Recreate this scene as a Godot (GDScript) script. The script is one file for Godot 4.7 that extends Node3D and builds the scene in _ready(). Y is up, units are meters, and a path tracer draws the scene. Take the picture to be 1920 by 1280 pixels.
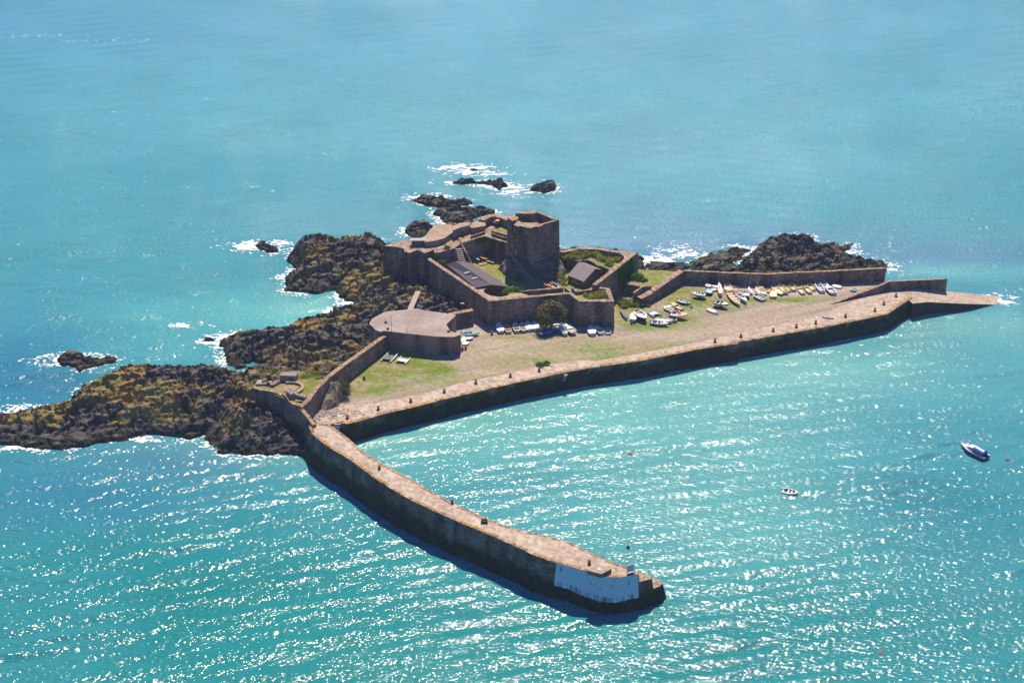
extends Node3D
# Small island fort with a curved pier, seen from the air. Units are metres, y is up, sea level is 0.

const CAM_H := 168.0
const PITCH := 25.5
const FOV := 25.0
const G := 4.4            # level of the boat park and quay
const PIER := 7.1         # level of the pier deck
const YARD := 7.6         # level of the courtyard inside the fort
var focal: float
var rng := RandomNumberGenerator.new()
var n_big := FastNoiseLite.new()
var n_mid := FastNoiseLite.new()
var n_fine := FastNoiseLite.new()
var n_ridge := FastNoiseLite.new()
var n_cell := FastNoiseLite.new()
var M := {}
var used := {}

# ---------------------------------------------------------------- basics
func W(px: float, py: float, h: float) -> Vector3:   # where the sight line through a pixel of the photograph meets the level h
	var a := (px - 960.0) / focal
	var b := (640.0 - py) / focal
	var p := deg_to_rad(PITCH)
	var d := Vector3(a, -sin(p) + b * cos(p), -cos(p) - b * sin(p))
	var t := (h - CAM_H) / d.y
	return Vector3(d.x * t, h, d.z * t)

func WL(px: Array, h: float) -> Array:
	var out := []
	for i in range(0, px.size(), 2):
		out.append(W(px[i], px[i + 1], h))
	return out

func flat(pts: Array) -> PackedVector2Array:
	var out := PackedVector2Array()
	for p in pts:
		out.append(Vector2(p.x, p.z))
	return out

func numbered(called: String) -> String:
	if not used.has(called):
		used[called] = 0
		return called
	used[called] += 1
	return "%s_%03d" % [called, used[called]]

func tag(o: Node, label: String, category: String, group := "", kind := "") -> Node:
	if label: o.set_meta("label", label)
	if category: o.set_meta("category", category)
	if group: o.set_meta("group", group)
	if kind: o.set_meta("kind", kind)
	return o

func thing(called: String, label: String, category: String, at := Vector3.ZERO, group := "") -> Node3D:
	var o := Node3D.new()
	o.name = numbered(called)
	add_child(o)
	o.position = at
	tag(o, label, category, group)
	return o

class MB:
	var v := PackedVector3Array()
	var c := PackedColorArray()
	func tri(a: Vector3, b: Vector3, d: Vector3, col := Color.WHITE) -> void:
		v.append(a); v.append(b); v.append(d)
		c.append(col); c.append(col); c.append(col)
	func tri3(a: Vector3, b: Vector3, d: Vector3, ca: Color, cb: Color, cd: Color) -> void:
		v.append(a); v.append(b); v.append(d)
		c.append(ca); c.append(cb); c.append(cd)
	func quad(a: Vector3, b: Vector3, d: Vector3, e: Vector3, col := Color.WHITE) -> void:
		tri(a, b, d, col); tri(a, d, e, col)
	func quad4(a: Vector3, b: Vector3, d: Vector3, e: Vector3, ca: Color, cb: Color, cd: Color, ce: Color) -> void:
		tri3(a, b, d, ca, cb, cd); tri3(a, d, e, ca, cd, ce)
	func box(at: Vector3, size: Vector3, turn := 0.0, col := Color.WHITE) -> void:
		var ux := Vector3(cos(turn), 0, -sin(turn)) * size.x * 0.5
		var uz := Vector3(sin(turn), 0, cos(turn)) * size.z * 0.5
		var uy := Vector3(0, size.y * 0.5, 0)
		obox(at, ux, uy, uz, col)
	func obox(at: Vector3, ux: Vector3, uy: Vector3, uz: Vector3, col := Color.WHITE) -> void:
		var p := []
		for k in 8:
			p.append(at + ux * (1.0 if k & 1 else -1.0) + uy * (1.0 if k & 2 else -1.0) + uz * (1.0 if k & 4 else -1.0))
		quad(p[0], p[2], p[3], p[1], col); quad(p[4], p[5], p[7], p[6], col)
		quad(p[0], p[4], p[6], p[2], col); quad(p[1], p[3], p[7], p[5], col)
		quad(p[2], p[6], p[7], p[3], col); quad(p[0], p[1], p[5], p[4], col)
	func bar(a: Vector3, b: Vector3, r: float, col := Color.WHITE, r2 := -1.0, sides := 6) -> void:
		if r2 < 0.0: r2 = r
		var d := (b - a).normalized()
		var u := d.cross(Vector3.UP if absf(d.y) < 0.9 else Vector3.RIGHT).normalized()
		var w := d.cross(u)
		for k in sides:
			var t0 := TAU * k / sides
			var t1 := TAU * (k + 1) / sides
			var e0 := u * cos(t0) + w * sin(t0)
			var e1 := u * cos(t1) + w * sin(t1)
			quad(a + e0 * r, a + e1 * r, b + e1 * r2, b + e0 * r2, col)
			tri(b, b + e0 * r2, b + e1 * r2, col)
			tri(a, a + e1 * r, a + e0 * r, col)
	func lathe(at: Vector3, prof: Array, col := Color.WHITE, sides := 10) -> void:   # prof: [radius, height, ...]
		for i in range(0, prof.size() - 2, 2):
			for k in sides:
				var t0 := TAU * k / sides
				var t1 := TAU * (k + 1) / sides
				var e0 := Vector3(cos(t0), 0, sin(t0))
				var e1 := Vector3(cos(t1), 0, sin(t1))
				quad(at + e0 * prof[i] + Vector3(0, prof[i + 1], 0), at + e1 * prof[i] + Vector3(0, prof[i + 1], 0), at + e1 * prof[i + 2] + Vector3(0, prof[i + 3], 0), at + e0 * prof[i + 2] + Vector3(0, prof[i + 3], 0), col)

func obj(called: String, mb: MB, mat: Material, parent: Node = self) -> MeshInstance3D:
	var o := MeshInstance3D.new()
	var arr := []
	arr.resize(Mesh.ARRAY_MAX)
	arr[Mesh.ARRAY_VERTEX] = mb.v
	arr[Mesh.ARRAY_COLOR] = mb.c
	var me := ArrayMesh.new()
	me.add_surface_from_arrays(Mesh.PRIMITIVE_TRIANGLES, arr)
	o.mesh = me
	o.material_override = mat
	if parent == self:
		o.name = numbered(called)
		add_child(o)
	else:
		o.name = called
		parent.add_child(o, true)
	return o

func lin(r: float, g: float, b: float) -> Color:
	return Color(r, g, b).linear_to_srgb()

func mat(col: Color, rough := 0.85, vc := false, spec := 0.35) -> StandardMaterial3D:
	var m := StandardMaterial3D.new()
	m.albedo_color = col
	m.roughness = rough
	m.metallic_specular = spec
	m.vertex_color_use_as_albedo = vc
	return m

func noise_tex(freq: float, lo: Color, hi: Color, size := 512, octaves := 4, kind := FastNoiseLite.TYPE_SIMPLEX_SMOOTH, seed_ := 3, normal := false, bump := 4.0) -> NoiseTexture2D:
	var n := FastNoiseLite.new()
	n.noise_type = kind
	n.seed = seed_
	n.frequency = freq
	n.fractal_octaves = octaves
	n.fractal_gain = 0.6
	if kind == FastNoiseLite.TYPE_CELLULAR:
		n.cellular_return_type = FastNoiseLite.RETURN_CELL_VALUE
		n.fractal_type = FastNoiseLite.FRACTAL_NONE
	var t := NoiseTexture2D.new()
	t.width = size
	t.height = size
	t.seamless = true
	t.noise = n
	if normal:
		t.as_normal_map = true
		t.bump_strength = bump
	else:
		var g := Gradient.new()
		g.set_color(0, lo)
		g.set_color(1, hi)
		t.color_ramp = g
	return t

func grainy(m: StandardMaterial3D, tex: Texture2D, scale: Vector3, bump_cm := 0.0) -> StandardMaterial3D:
	m.albedo_texture = tex
	m.uv1_triplanar = true
	m.uv1_world_triplanar = true
	m.uv1_scale = scale
	if bump_cm > 0.0:
		m.heightmap_enabled = true
		m.heightmap_texture = tex
		m.heightmap_scale = bump_cm
	return m

# ---------------------------------------------------------------- colours of matter (linear values)
func mix3(a: Color, b: Color, t: float) -> Color:
	return a.lerp(b, clampf(t, 0.0, 1.0))

func stone(p: Vector3, tide: bool, top: bool, lichen := 0.0) -> Color:
	var a := n_mid.get_noise_3d(p.x * 1.2, p.y * 0.8, p.z * 1.2)
	var b := n_fine.get_noise_3d(p.x * 2.0, p.y * 1.5, p.z * 2.0)
	var c := Color(0.30, 0.205, 0.16)
	c = mix3(c, Color(0.40, 0.285, 0.225), 0.5 + 1.2 * a)
	c = mix3(c, Color(0.22, 0.165, 0.15), 0.4 + 1.5 * b - 0.35)
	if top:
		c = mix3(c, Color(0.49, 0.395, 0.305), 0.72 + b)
		if lichen > 0.0:
			c = mix3(c, Color(0.50, 0.30, 0.09), lichen * (0.6 + 2.0 * b))
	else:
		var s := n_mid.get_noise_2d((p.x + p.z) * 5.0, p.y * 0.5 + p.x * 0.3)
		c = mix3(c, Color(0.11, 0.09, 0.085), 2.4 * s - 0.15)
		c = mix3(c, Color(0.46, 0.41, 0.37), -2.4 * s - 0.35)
		if tide:
			var e := p.y - 3.5 - 1.8 * a - 0.9 * b
			if e < 0.0:
				c = mix3(Color(0.045, 0.04, 0.03), Color(0.07, 0.065, 0.03), 0.5 + 2.0 * b)
			elif e < 0.8:
				c = mix3(c, Color(0.16, 0.125, 0.085), 0.6)
	return Color(c.r, c.g * 0.95, c.b * 0.86)

# ---------------------------------------------------------------- walls, prisms, slabs
func wall(parent: Node, called: String, pts: Array, thick: float, y0: float, m: Material, tide := false, batter := 0.06, lichen := 0.0, step := 1.3, rough := 0.05) -> MeshInstance3D:
	# pts: the outer top line; the wall's body lies to the right of the line's run, seen from above
	var mb := MB.new()
	var line := []
	for i in pts.size() - 1:
		var n: int = maxi(1, int(ceil(pts[i].distance_to(pts[i + 1]) / step)))
		for k in n:
			line.append(pts[i].lerp(pts[i + 1], float(k) / n))
	line.append(pts[-1])
	var nrm := []
	for i in line.size():
		var a: Vector3 = line[maxi(i - 1, 0)]
		var b: Vector3 = line[mini(i + 1, line.size() - 1)]
		var d := Vector3(b.x - a.x, 0, b.z - a.z).normalized()
		nrm.append(Vector3(-d.z, 0, d.x))         # towards the body
	var outs := []
	for i in line.size():
		var p: Vector3 = line[i] + Vector3(rng.randf_range(-rough, rough), rng.randf_range(-rough, rough), rng.randf_range(-rough, rough))
		var rows: int = maxi(1, int(ceil((p.y - y0) / 0.9)))
		outs.append([p, rows])
	var rows_max := 1
	for o in outs:
		rows_max = maxi(rows_max, o[1])
	var cols := []
	for i in line.size():
		var p: Vector3 = outs[i][0]
		var nn: Vector3 = nrm[i]
		var col := []
		for r in rows_max + 1:
			var t := float(r) / rows_max
			var y := lerpf(p.y, y0, t)
			var q := Vector3(p.x, y, p.z) - nn * batter * (p.y - y)
			if r > 0 and r < rows_max:
				q -= nn * rng.randf_range(-rough, rough) * 0.8
			col.append(q)
		cols.append(col)
	for i in line.size() - 1:
		for r in rows_max:
			var a: Vector3 = cols[i][r]
			var b: Vector3 = cols[i + 1][r]
			var c: Vector3 = cols[i + 1][r + 1]
			var d: Vector3 = cols[i][r + 1]
			mb.quad4(a, b, c, d, stone(a, tide, false), stone(b, tide, false), stone(c, tide, false), stone(d, tide, false))
		var p0: Vector3 = cols[i][0]
		var p1: Vector3 = cols[i + 1][0]
		var q0: Vector3 = p0 + nrm[i] * thick
		var q1: Vector3 = p1 + nrm[i + 1] * thick
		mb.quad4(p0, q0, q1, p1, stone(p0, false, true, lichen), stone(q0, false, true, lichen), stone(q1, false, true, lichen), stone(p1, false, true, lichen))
		var f0 := Vector3(q0.x, y0, q0.z)
		var f1 := Vector3(q1.x, y0, q1.z)
		mb.quad4(q0, f0, f1, q1, stone(q0, false, false), stone(f0, tide, false), stone(f1, tide, false), stone(q1, false, false))
	for e in [0, line.size() - 1]:
		var p: Vector3 = cols[e][0]
		var q: Vector3 = p + nrm[e] * thick
		var f: Vector3 = cols[e][rows_max]
		var h := Vector3(q.x, y0, q.z)
		mb.quad4(p, f, h, q, stone(p, false, false), stone(f, tide, false), stone(h, tide, false), stone(q, false, false))
	return obj(called, mb, m, parent)

func slab(parent: Node, called: String, pts: Array, m: Material, colour: Callable, cell := 1.0, relief := 0.0) -> MeshInstance3D:
	# a floor: the polygon's heights are taken from its points' mean plane (all at one level here)
	var mb := MB.new()
	add_slab(mb, pts, colour, cell, relief)
	return obj(called, mb, m, parent)

func add_slab(mb: MB, pts: Array, colour: Callable, cell: float, relief := 0.0) -> void:
	var y: float = pts[0].y
	var poly := flat(pts)
	var lo := poly[0]
	var hi := poly[0]
	for p in poly:
		lo = lo.min(p)
		hi = hi.max(p)
	var nx := int(ceil((hi.x - lo.x) / cell))
	var nz := int(ceil((hi.y - lo.y) / cell))
	var ins := []
	for j in nz + 1:
		var row := []
		for i in nx + 1:
			row.append(Geometry2D.is_point_in_polygon(lo + Vector2(i, j) * cell, poly))
		ins.append(row)
	var up := func(q: Vector2) -> Vector3:
		var h := y
		if relief > 0.0:
			h += relief * n_mid.get_noise_2d(q.x * 2.0, q.y * 2.0)
		return Vector3(q.x, h, q.y)
	for j in nz:
		for i in nx:
			var a := lo + Vector2(i, j) * cell
			var b := a + Vector2(cell, 0)
			var c := a + Vector2(cell, cell)
			var d := a + Vector2(0, cell)
			var n := int(ins[j][i]) + int(ins[j][i + 1]) + int(ins[j + 1][i]) + int(ins[j + 1][i + 1])
			if n == 4:
				var pa: Vector3 = up.call(a)
				var pb: Vector3 = up.call(b)
				var pc: Vector3 = up.call(c)
				var pd: Vector3 = up.call(d)
				mb.quad4(pa, pb, pc, pd, colour.call(pa), colour.call(pb), colour.call(pc), colour.call(pd))
			else:
				for piece in Geometry2D.intersect_polygons(PackedVector2Array([a, b, c, d]), poly):
					var ix := Geometry2D.triangulate_polygon(piece)
					for k in range(0, ix.size(), 3):
						var t0: Vector3 = up.call(piece[ix[k]])
						var t1: Vector3 = up.call(piece[ix[k + 1]])
						var t2: Vector3 = up.call(piece[ix[k + 2]])
						mb.tri3(t0, t1, t2, colour.call(t0), colour.call(t1), colour.call(t2))

func prism(parent: Node, called: String, pts: Array, y0: float, m: Material, tide := false, batter := 0.03, lichen := 0.0, cell := 1.4) -> MeshInstance3D:
	var mb := MB.new()
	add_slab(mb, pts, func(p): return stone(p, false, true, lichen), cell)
	var poly := flat(pts)
	var cw := -1.0 if Geometry2D.is_polygon_clockwise(poly) else 1.0
	var y: float = pts[0].y
	var rows: int = maxi(1, int(ceil((y - y0) / 0.9)))
	var np := pts.size()
	var outs := []
	for i in np:
		var d0: Vector3 = (pts[i] - pts[(i + np - 1) % np]).normalized()
		var d1: Vector3 = (pts[(i + 1) % np] - pts[i]).normalized()
		var o0 := Vector3(d0.z, 0, -d0.x) * cw
		var o1 := Vector3(d1.z, 0, -d1.x) * cw
		var o := (o0 + o1).normalized()
		outs.append(o / maxf(0.5, o.dot(o1)))
	for i in np:
		var a: Vector3 = pts[i]
		var b: Vector3 = pts[(i + 1) % np]
		var n: int = maxi(1, int(ceil(a.distance_to(b) / 1.3)))
		for k in n:
			var p := a.lerp(b, float(k) / n)
			var q := a.lerp(b, float(k + 1) / n)
			var op: Vector3 = outs[i].lerp(outs[(i + 1) % np], float(k) / n)
			var oq: Vector3 = outs[i].lerp(outs[(i + 1) % np], float(k + 1) / n)
			for r in rows:
				var ya := lerpf(y, y0, float(r) / rows)
				var yb := lerpf(y, y0, float(r + 1) / rows)
				var p0 := Vector3(p.x, ya, p.z) + op * batter * (y - ya)
				var q0 := Vector3(q.x, ya, q.z) + oq * batter * (y - ya)
				var p1 := Vector3(p.x, yb, p.z) + op * batter * (y - yb)
				var q1 := Vector3(q.x, yb, q.z) + oq * batter * (y - yb)
				mb.quad4(p0, q0, q1, p1, stone(p0, tide, false), stone(q0, tide, false), stone(q1, tide, false), stone(p1, tide, false))
	return obj(called, mb, m, parent)

func part_box(parent: Node, called: String, at: Vector3, size: Vector3, m: Material, turn := 0.0) -> MeshInstance3D:
	var mb := MB.new()
	mb.box(at, size, turn)
	return obj(called, mb, m, parent)

# ---------------------------------------------------------------- rocks
var shores := []      # outlines at the waterline, for the foam

func seg_dist(p: Vector2, poly: PackedVector2Array) -> float:
	var best := 1e9
	var n := poly.size()
	for i in n:
		var q := Geometry2D.get_closest_point_to_segment(p, poly[i], poly[(i + 1) % n])
		best = minf(best, p.distance_squared_to(q))
	best = sqrt(best)
	return best if Geometry2D.is_point_in_polygon(p, poly) else -best

func rock(called: String, px: Array, hmax: float, ramp: float, peaks: Array, cell: float, ochre: float, crag := 1.0, foam := 1.0) -> MeshInstance3D:
	var poly := flat(WL(px, 0.0))
	shores.append([poly, foam])
	var lo := poly[0]
	var hi := poly[0]
	for p in poly:
		lo = lo.min(p)
		hi = hi.max(p)
	lo -= Vector2(2, 2)
	hi += Vector2(2, 2)
	var pk := []
	for p in peaks:
		var w := W(p[0], p[1], p[2] * 0.8)
		pk.append([w.x, w.z, p[2], p[3]])
	var nx := int((hi.x - lo.x) / cell) + 1
	var nz := int((hi.y - lo.y) / cell) + 1
	var v := PackedVector3Array()
	var c := PackedColorArray()
	var sd := PackedFloat32Array()
	var sa := sin(0.5)
	var ca := cos(0.5)
	for j in nz:
		for i in nx:
			var x := lo.x + (i + rng.randf_range(-0.38, 0.38)) * cell
			var z := lo.y + (j + rng.randf_range(-0.38, 0.38)) * cell
			var d := seg_dist(Vector2(x, z), poly)
			d += 1.3 * n_mid.get_noise_2d(x * 2.2, z * 2.2)
			sd.append(d)
			if d < -2.0:
				v.append(Vector3(x, -1.5, z))
				c.append(Color.BLACK)
				continue
			var e := clampf(d / ramp, 0.0, 1.0)
			var h := hmax * pow(e, 0.65)
			var up := 0.0
			var down := 0.0
			for p in pk:
				var r2: float = ((x - p[0]) * (x - p[0]) + (z - p[1]) * (z - p[1])) / (p[3] * p[3])
				var lift: float = (p[2] - hmax) * exp(-r2 * (0.6 + 0.4 * r2))
				up = maxf(up, lift)
				down = minf(down, lift)
			h += (up + down) * minf(1.0, e * 1.6)
			var b0 := n_mid.get_noise_2d(x * 2.6 - 17.0, z * 2.6)
			var u := (x * ca - z * sa)
			var w := (x * sa + z * ca)
			var r1 := n_ridge.get_noise_2d(u * 0.45, w * 1.1)
			var r2b := n_ridge.get_noise_2d(u * 1.3 + 40.0, w * 3.2)
			var r3 := n_fine.get_noise_2d(u * 2.2, w * 5.0)
			var amp := crag * (0.35 + 0.65 * e)
			var k1 := n_cell.get_noise_2d(u * 0.62 + b0 * 1.5, w * 1.25)
			var k2 := n_cell.get_noise_2d(u * 1.5 + 70.0, w * 2.9)
			h += amp * (0.8 * r1 + 0.35 * r2b + 0.35 * r3 + 0.95 * k1 + 0.5 * k2)
			var ledge := 0.85
			var hs := h + 0.35 * b0
			h = lerpf(h, (floorf(hs / ledge) + smoothstep(0.55, 1.0, hs / ledge - floorf(hs / ledge))) * ledge - 0.35 * b0, 0.7)
			var cr := 1.0 - absf(n_mid.get_noise_2d(u * 1.4 + 31.0, w * 3.0))
			h -= amp * 1.5 * pow(cr, 22.0)
			if d < 0.0:
				h = minf(h, 0.0) + d * 0.6
			v.append(Vector3(x, h, z))
			var b := n_mid.get_noise_2d(x * 1.5 + 9.0, z * 1.5)
			var f := n_fine.get_noise_2d(x * 3.0, z * 3.0 + 7.0)
			var big := n_mid.get_noise_2d(x * 0.75 + 60.0, z * 0.95)
			var k := mix3(Color(0.05, 0.04, 0.034), Color(0.11, 0.09, 0.08), 0.4 + 1.6 * f)
			k = mix3(k, Color(0.19, 0.16, 0.145), 2.2 * r3 - 0.3)
			if h > 1.9 + 2.2 * b:
				k = mix3(k, mix3(Color(0.34, 0.215, 0.055), Color(0.25, 0.205, 0.06), 0.5 + 2.0 * b), ochre * (0.30 + 3.4 * big + 0.9 * f))
				k = mix3(k, Color(0.24, 0.19, 0.15), 1.8 * f - 0.55)
			elif h < 1.1 + 0.9 * f:
				k = mix3(Color(0.026, 0.022, 0.017), Color(0.05, 0.045, 0.02), 0.5 + f)
			if f > 0.42 and b > 0.1 and h < 3.5:
				k = Color(0.20, 0.26, 0.08)
			c.append(k)
	var ix := PackedInt32Array()
	for j in nz - 1:
		for i in nx - 1:
			var a := j * nx + i
			if maxf(maxf(sd[a], sd[a + 1]), maxf(sd[a + nx], sd[a + nx + 1])) < -1.6:
				continue
			if (i + j) % 2 == 0:
				ix.append_array([a, a + 1, a + nx + 1, a, a + nx + 1, a + nx])
			else:
				ix.append_array([a, a + 1, a + nx, a + 1, a + nx + 1, a + nx])
	var arr := []
	arr.resize(Mesh.ARRAY_MAX)
	arr[Mesh.ARRAY_VERTEX] = v
	arr[Mesh.ARRAY_COLOR] = c
	arr[Mesh.ARRAY_INDEX] = ix
	var me := ArrayMesh.new()
	me.add_surface_from_arrays(Mesh.PRIMITIVE_TRIANGLES, arr)
	var o := MeshInstance3D.new()
	o.mesh = me
	o.material_override = M.rock
	o.name = numbered(called)
	add_child(o)
	return o

# ---------------------------------------------------------------- the sea
var waves := []

func sea_setup() -> void:
	var r := RandomNumberGenerator.new()
	r.seed = 77
	for i in 16:
		var wl: float = 2.6 * pow(4.2, float(i) / 15.0) * r.randf_range(0.93, 1.07)
		var dir := deg_to_rad(90.0 - 13.0 + r.randfn(0.0, 21.0))     # the way the waves run; crests lie across it
		var k := TAU / wl
		var slope: float = 0.052 if wl < 7.0 else 0.026
		waves.append([cos(dir) * k, sin(dir) * k, slope / k, r.randf() * TAU])

func sea_h(x: float, z: float) -> float:
	var h := 0.0
	for w in waves:
		h += w[2] * sin(w[0] * x + w[1] * z + w[3])
	return h * (0.75 + 0.9 * n_big.get_noise_2d(x * 2.0, z * 2.0))

func build_sea() -> void:
	# patches of sea bed and weed; the broad far ones paint a fade with distance: pixel centre, radius across and in depth (metres), colour, strength
	var base := Color(0.050, 0.235, 0.265)
	var spots := []
	for s in [
		[960, 30, 300, 140, Color(0.085, 0.30, 0.365), 0.9],  # paler far water, a distance fade painted into the colour
		[960, 200, 260, 70, Color(0.072, 0.29, 0.335), 0.8],  # nearer part of the painted distance fade
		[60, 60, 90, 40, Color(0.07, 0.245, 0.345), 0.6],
		[300, 1150, 70, 40, Color(0.010, 0.165, 0.165), 1.0],
		[1000, 1230, 80, 25, Color(0.016, 0.185, 0.18), 0.95],
		[1600, 1200, 50, 25, Color(0.014, 0.175, 0.175), 0.95],
		[90, 700, 34, 34, Color(0.025, 0.15, 0.225), 1.0],
		[60, 930, 40, 14, Color(0.03, 0.165, 0.225), 0.9],
		[380, 860, 22, 9, Color(0.05, 0.165, 0.235), 0.8],
		[440, 585, 34, 14, Color(0.075, 0.33, 0.315), 1.0],
		[600, 580, 14, 9, Color(0.11, 0.37, 0.35), 1.0],
		[330, 660, 24, 12, Color(0.06, 0.29, 0.30), 0.8],
		[1250, 455, 60, 16, Color(0.085, 0.21, 0.29), 0.9],
		[1060, 430, 40, 22, Color(0.09, 0.235, 0.305), 0.7],
		[1760, 480, 60, 16, Color(0.085, 0.21, 0.29), 0.9],
		[1800, 510, 30, 6, Color(0.10, 0.32, 0.32), 0.8],
		[800, 800, 44, 16, Color(0.14, 0.37, 0.305), 1.0],
		[1120, 770, 44, 26, Color(0.125, 0.35, 0.32), 0.9],
		[1500, 690, 50, 16, Color(0.135, 0.35, 0.32), 0.95],
		[1760, 610, 30, 12, Color(0.135, 0.335, 0.31), 0.9],
		[1300, 950, 40, 26, Color(0.085, 0.295, 0.28), 0.8],
		[1800, 960, 22, 20, Color(0.02, 0.165, 0.205), 0.85],
		[1870, 820, 20, 10, Color(0.045, 0.205, 0.24), 0.7],
		[700, 400, 40, 20, Color(0.07, 0.25, 0.31), 0.6],
		[1300, 300, 90, 30, Color(0.08, 0.285, 0.32), 0.8]]:
		var w := W(s[0], s[1], 0.0)
		spots.append([w.x, w.z, 1.0 / (s[2] * s[2]), 1.0 / (s[3] * s[3]), s[4], s[5]])
	var xs := PackedFloat32Array()
	var x := -300.0
	while x <= 300.0:
		xs.append(x)
		x += 0.9
	var zs := PackedFloat32Array()
	var z := -195.0
	while z > -790.0:
		zs.append(z)
		z -= 0.62 if z > -330.0 else (0.85 if z > -420.0 else 1.5)
	var nx := xs.size()
	var nw := waves.size()
	var sx := []
	var cx := []
	for w in waves:
		var a := PackedFloat32Array()
		var b := PackedFloat32Array()
		for xx in xs:
			a.append(sin(w[0] * xx))
			b.append(cos(w[0] * xx))
		sx.append(a)
		cx.append(b)
	var v := PackedVector3Array()
	var nm := PackedVector3Array()
	var col := PackedColorArray()
	var uv := PackedVector2Array()
	var ixs := [PackedInt32Array(), PackedInt32Array(), PackedInt32Array(), PackedInt32Array()]
	var ca := cos(deg_to_rad(13.0))
	var sa := sin(deg_to_rad(13.0))
	var before := -1
	var before_lo := 0
	var before_hi := 0
	for j in zs.size():
		var zz := zs[j]
		var half := 0.345 * absf(zz) + 34.0
		var lo_i := 0
		while xs[lo_i] < -half and lo_i < nx - 1: lo_i += 1
		var hi_i := nx - 1
		while xs[hi_i] > half and hi_i > 0: hi_i -= 1
		var ps := PackedFloat32Array()
		var pc := PackedFloat32Array()
		var am := PackedFloat32Array()
		var kx := PackedFloat32Array()
		var kz := PackedFloat32Array()
		for w in waves:
			ps.append(sin(w[1] * zz + w[3]))
			pc.append(cos(w[1] * zz + w[3]))
			var short: float = 1.0 - smoothstep(-0.2, 1.0, (absf(zz) - 330.0) / 150.0 + (4.5 - TAU / sqrt(w[0] * w[0] + w[1] * w[1])) / 3.0) if zz < -330.0 else 1.0
			am.append(w[2] * short)
			kx.append(w[0])
			kz.append(w[1])
		var start := v.size()
		for i in range(lo_i, hi_i + 1):
			var h := 0.0
			var dx := 0.0
			var dz := 0.0
			for k in nw:
				var s0: float = sx[k][i]
				var c0: float = cx[k][i]
				var s: float = (s0 * pc[k] + c0 * ps[k])
				var c: float = (c0 * pc[k] - s0 * ps[k]) * am[k]
				h += s * am[k]
				dx += c * kx[k]
				dz += c * kz[k]
			var xx := xs[i]
			var g := 0.75 + 0.9 * n_big.get_noise_2d(xx * 2.0, zz * 2.0)
			v.append(Vector3(xx, h * g, zz))
			nm.append(Vector3(-dx * g, 1.0, -dz * g).normalized())
			var t := n_big.get_noise_2d(xx, zz)
			var cc := base
			for q in spots:
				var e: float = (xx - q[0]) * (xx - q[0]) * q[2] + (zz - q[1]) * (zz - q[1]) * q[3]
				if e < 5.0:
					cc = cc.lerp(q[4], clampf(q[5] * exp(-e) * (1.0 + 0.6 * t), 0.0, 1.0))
			var t2 := n_mid.get_noise_2d(xx * 0.5, zz * 0.8)
			cc = cc * (1.0 + 0.05 * t + 0.08 * t2)
			cc.a = 1.0
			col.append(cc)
			uv.append(Vector2((xx * ca - zz * sa) / 29.0, (xx * sa + zz * ca) / 14.0))
		var band := 0 if zz > -345.0 else (1 if zz > -410.0 else (2 if zz > -500.0 else 3))
		if before >= 0:
			var a0 := maxi(lo_i, before_lo)
			var a1 := mini(hi_i, before_hi)
			for i in range(a0, a1):
				var p := before + i - before_lo
				var q := start + i - lo_i
				ixs[band].append_array([p, q, q + 1, p, q + 1, p + 1])
		before = start
		before_lo = lo_i
		before_hi = hi_i
	var arr := []
	arr.resize(Mesh.ARRAY_MAX)
	arr[Mesh.ARRAY_VERTEX] = v
	arr[Mesh.ARRAY_NORMAL] = nm
	arr[Mesh.ARRAY_COLOR] = col
	arr[Mesh.ARRAY_TEX_UV] = uv
	var me := ArrayMesh.new()
	for k in 4:
		arr[Mesh.ARRAY_INDEX] = ixs[k]
		me.add_surface_from_arrays(Mesh.PRIMITIVE_TRIANGLES, arr)
		var wm: StandardMaterial3D = M.water.duplicate()
		wm.normal_scale = [1.0, 1.15, 1.36, 1.6][k]
		me.surface_set_material(k, wm)
	var o := MeshInstance3D.new()
	o.mesh = me
	o.name = "sea"
	add_child(o)
	tag(o, "turquoise sea with sun glinting on small waves", "sea", "", "structure")
	var far := MB.new()
	far.quad(Vector3(-4000, -0.7, 500), Vector3(4000, -0.7, 500), Vector3(4000, -0.7, -5000), Vector3(-4000, -0.7, -5000), base)
	tag(obj("outer_water", far, M.water_far), "open sea spreading beyond the bay to the horizon", "sea", "", "structure")

func foam_flake(mb: MB, x: float, z: float, s: float) -> void:
	var y := sea_h(x, z) + 0.05
	var n := 6
	var pts := []
	var ph := rng.randf() * TAU
	for k in n:
		var a := ph + TAU * k / n
		var r := s * rng.randf_range(0.45, 1.0)
		var q := Vector3(x + cos(a) * r * 1.5, 0, z + sin(a) * r)
		q.y = sea_h(q.x, q.z) + 0.045
		pts.append(q)
	var c := Vector3(x, y, z)
	for k in n:
		mb.tri(c, pts[k], pts[(k + 1) % n])

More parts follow.
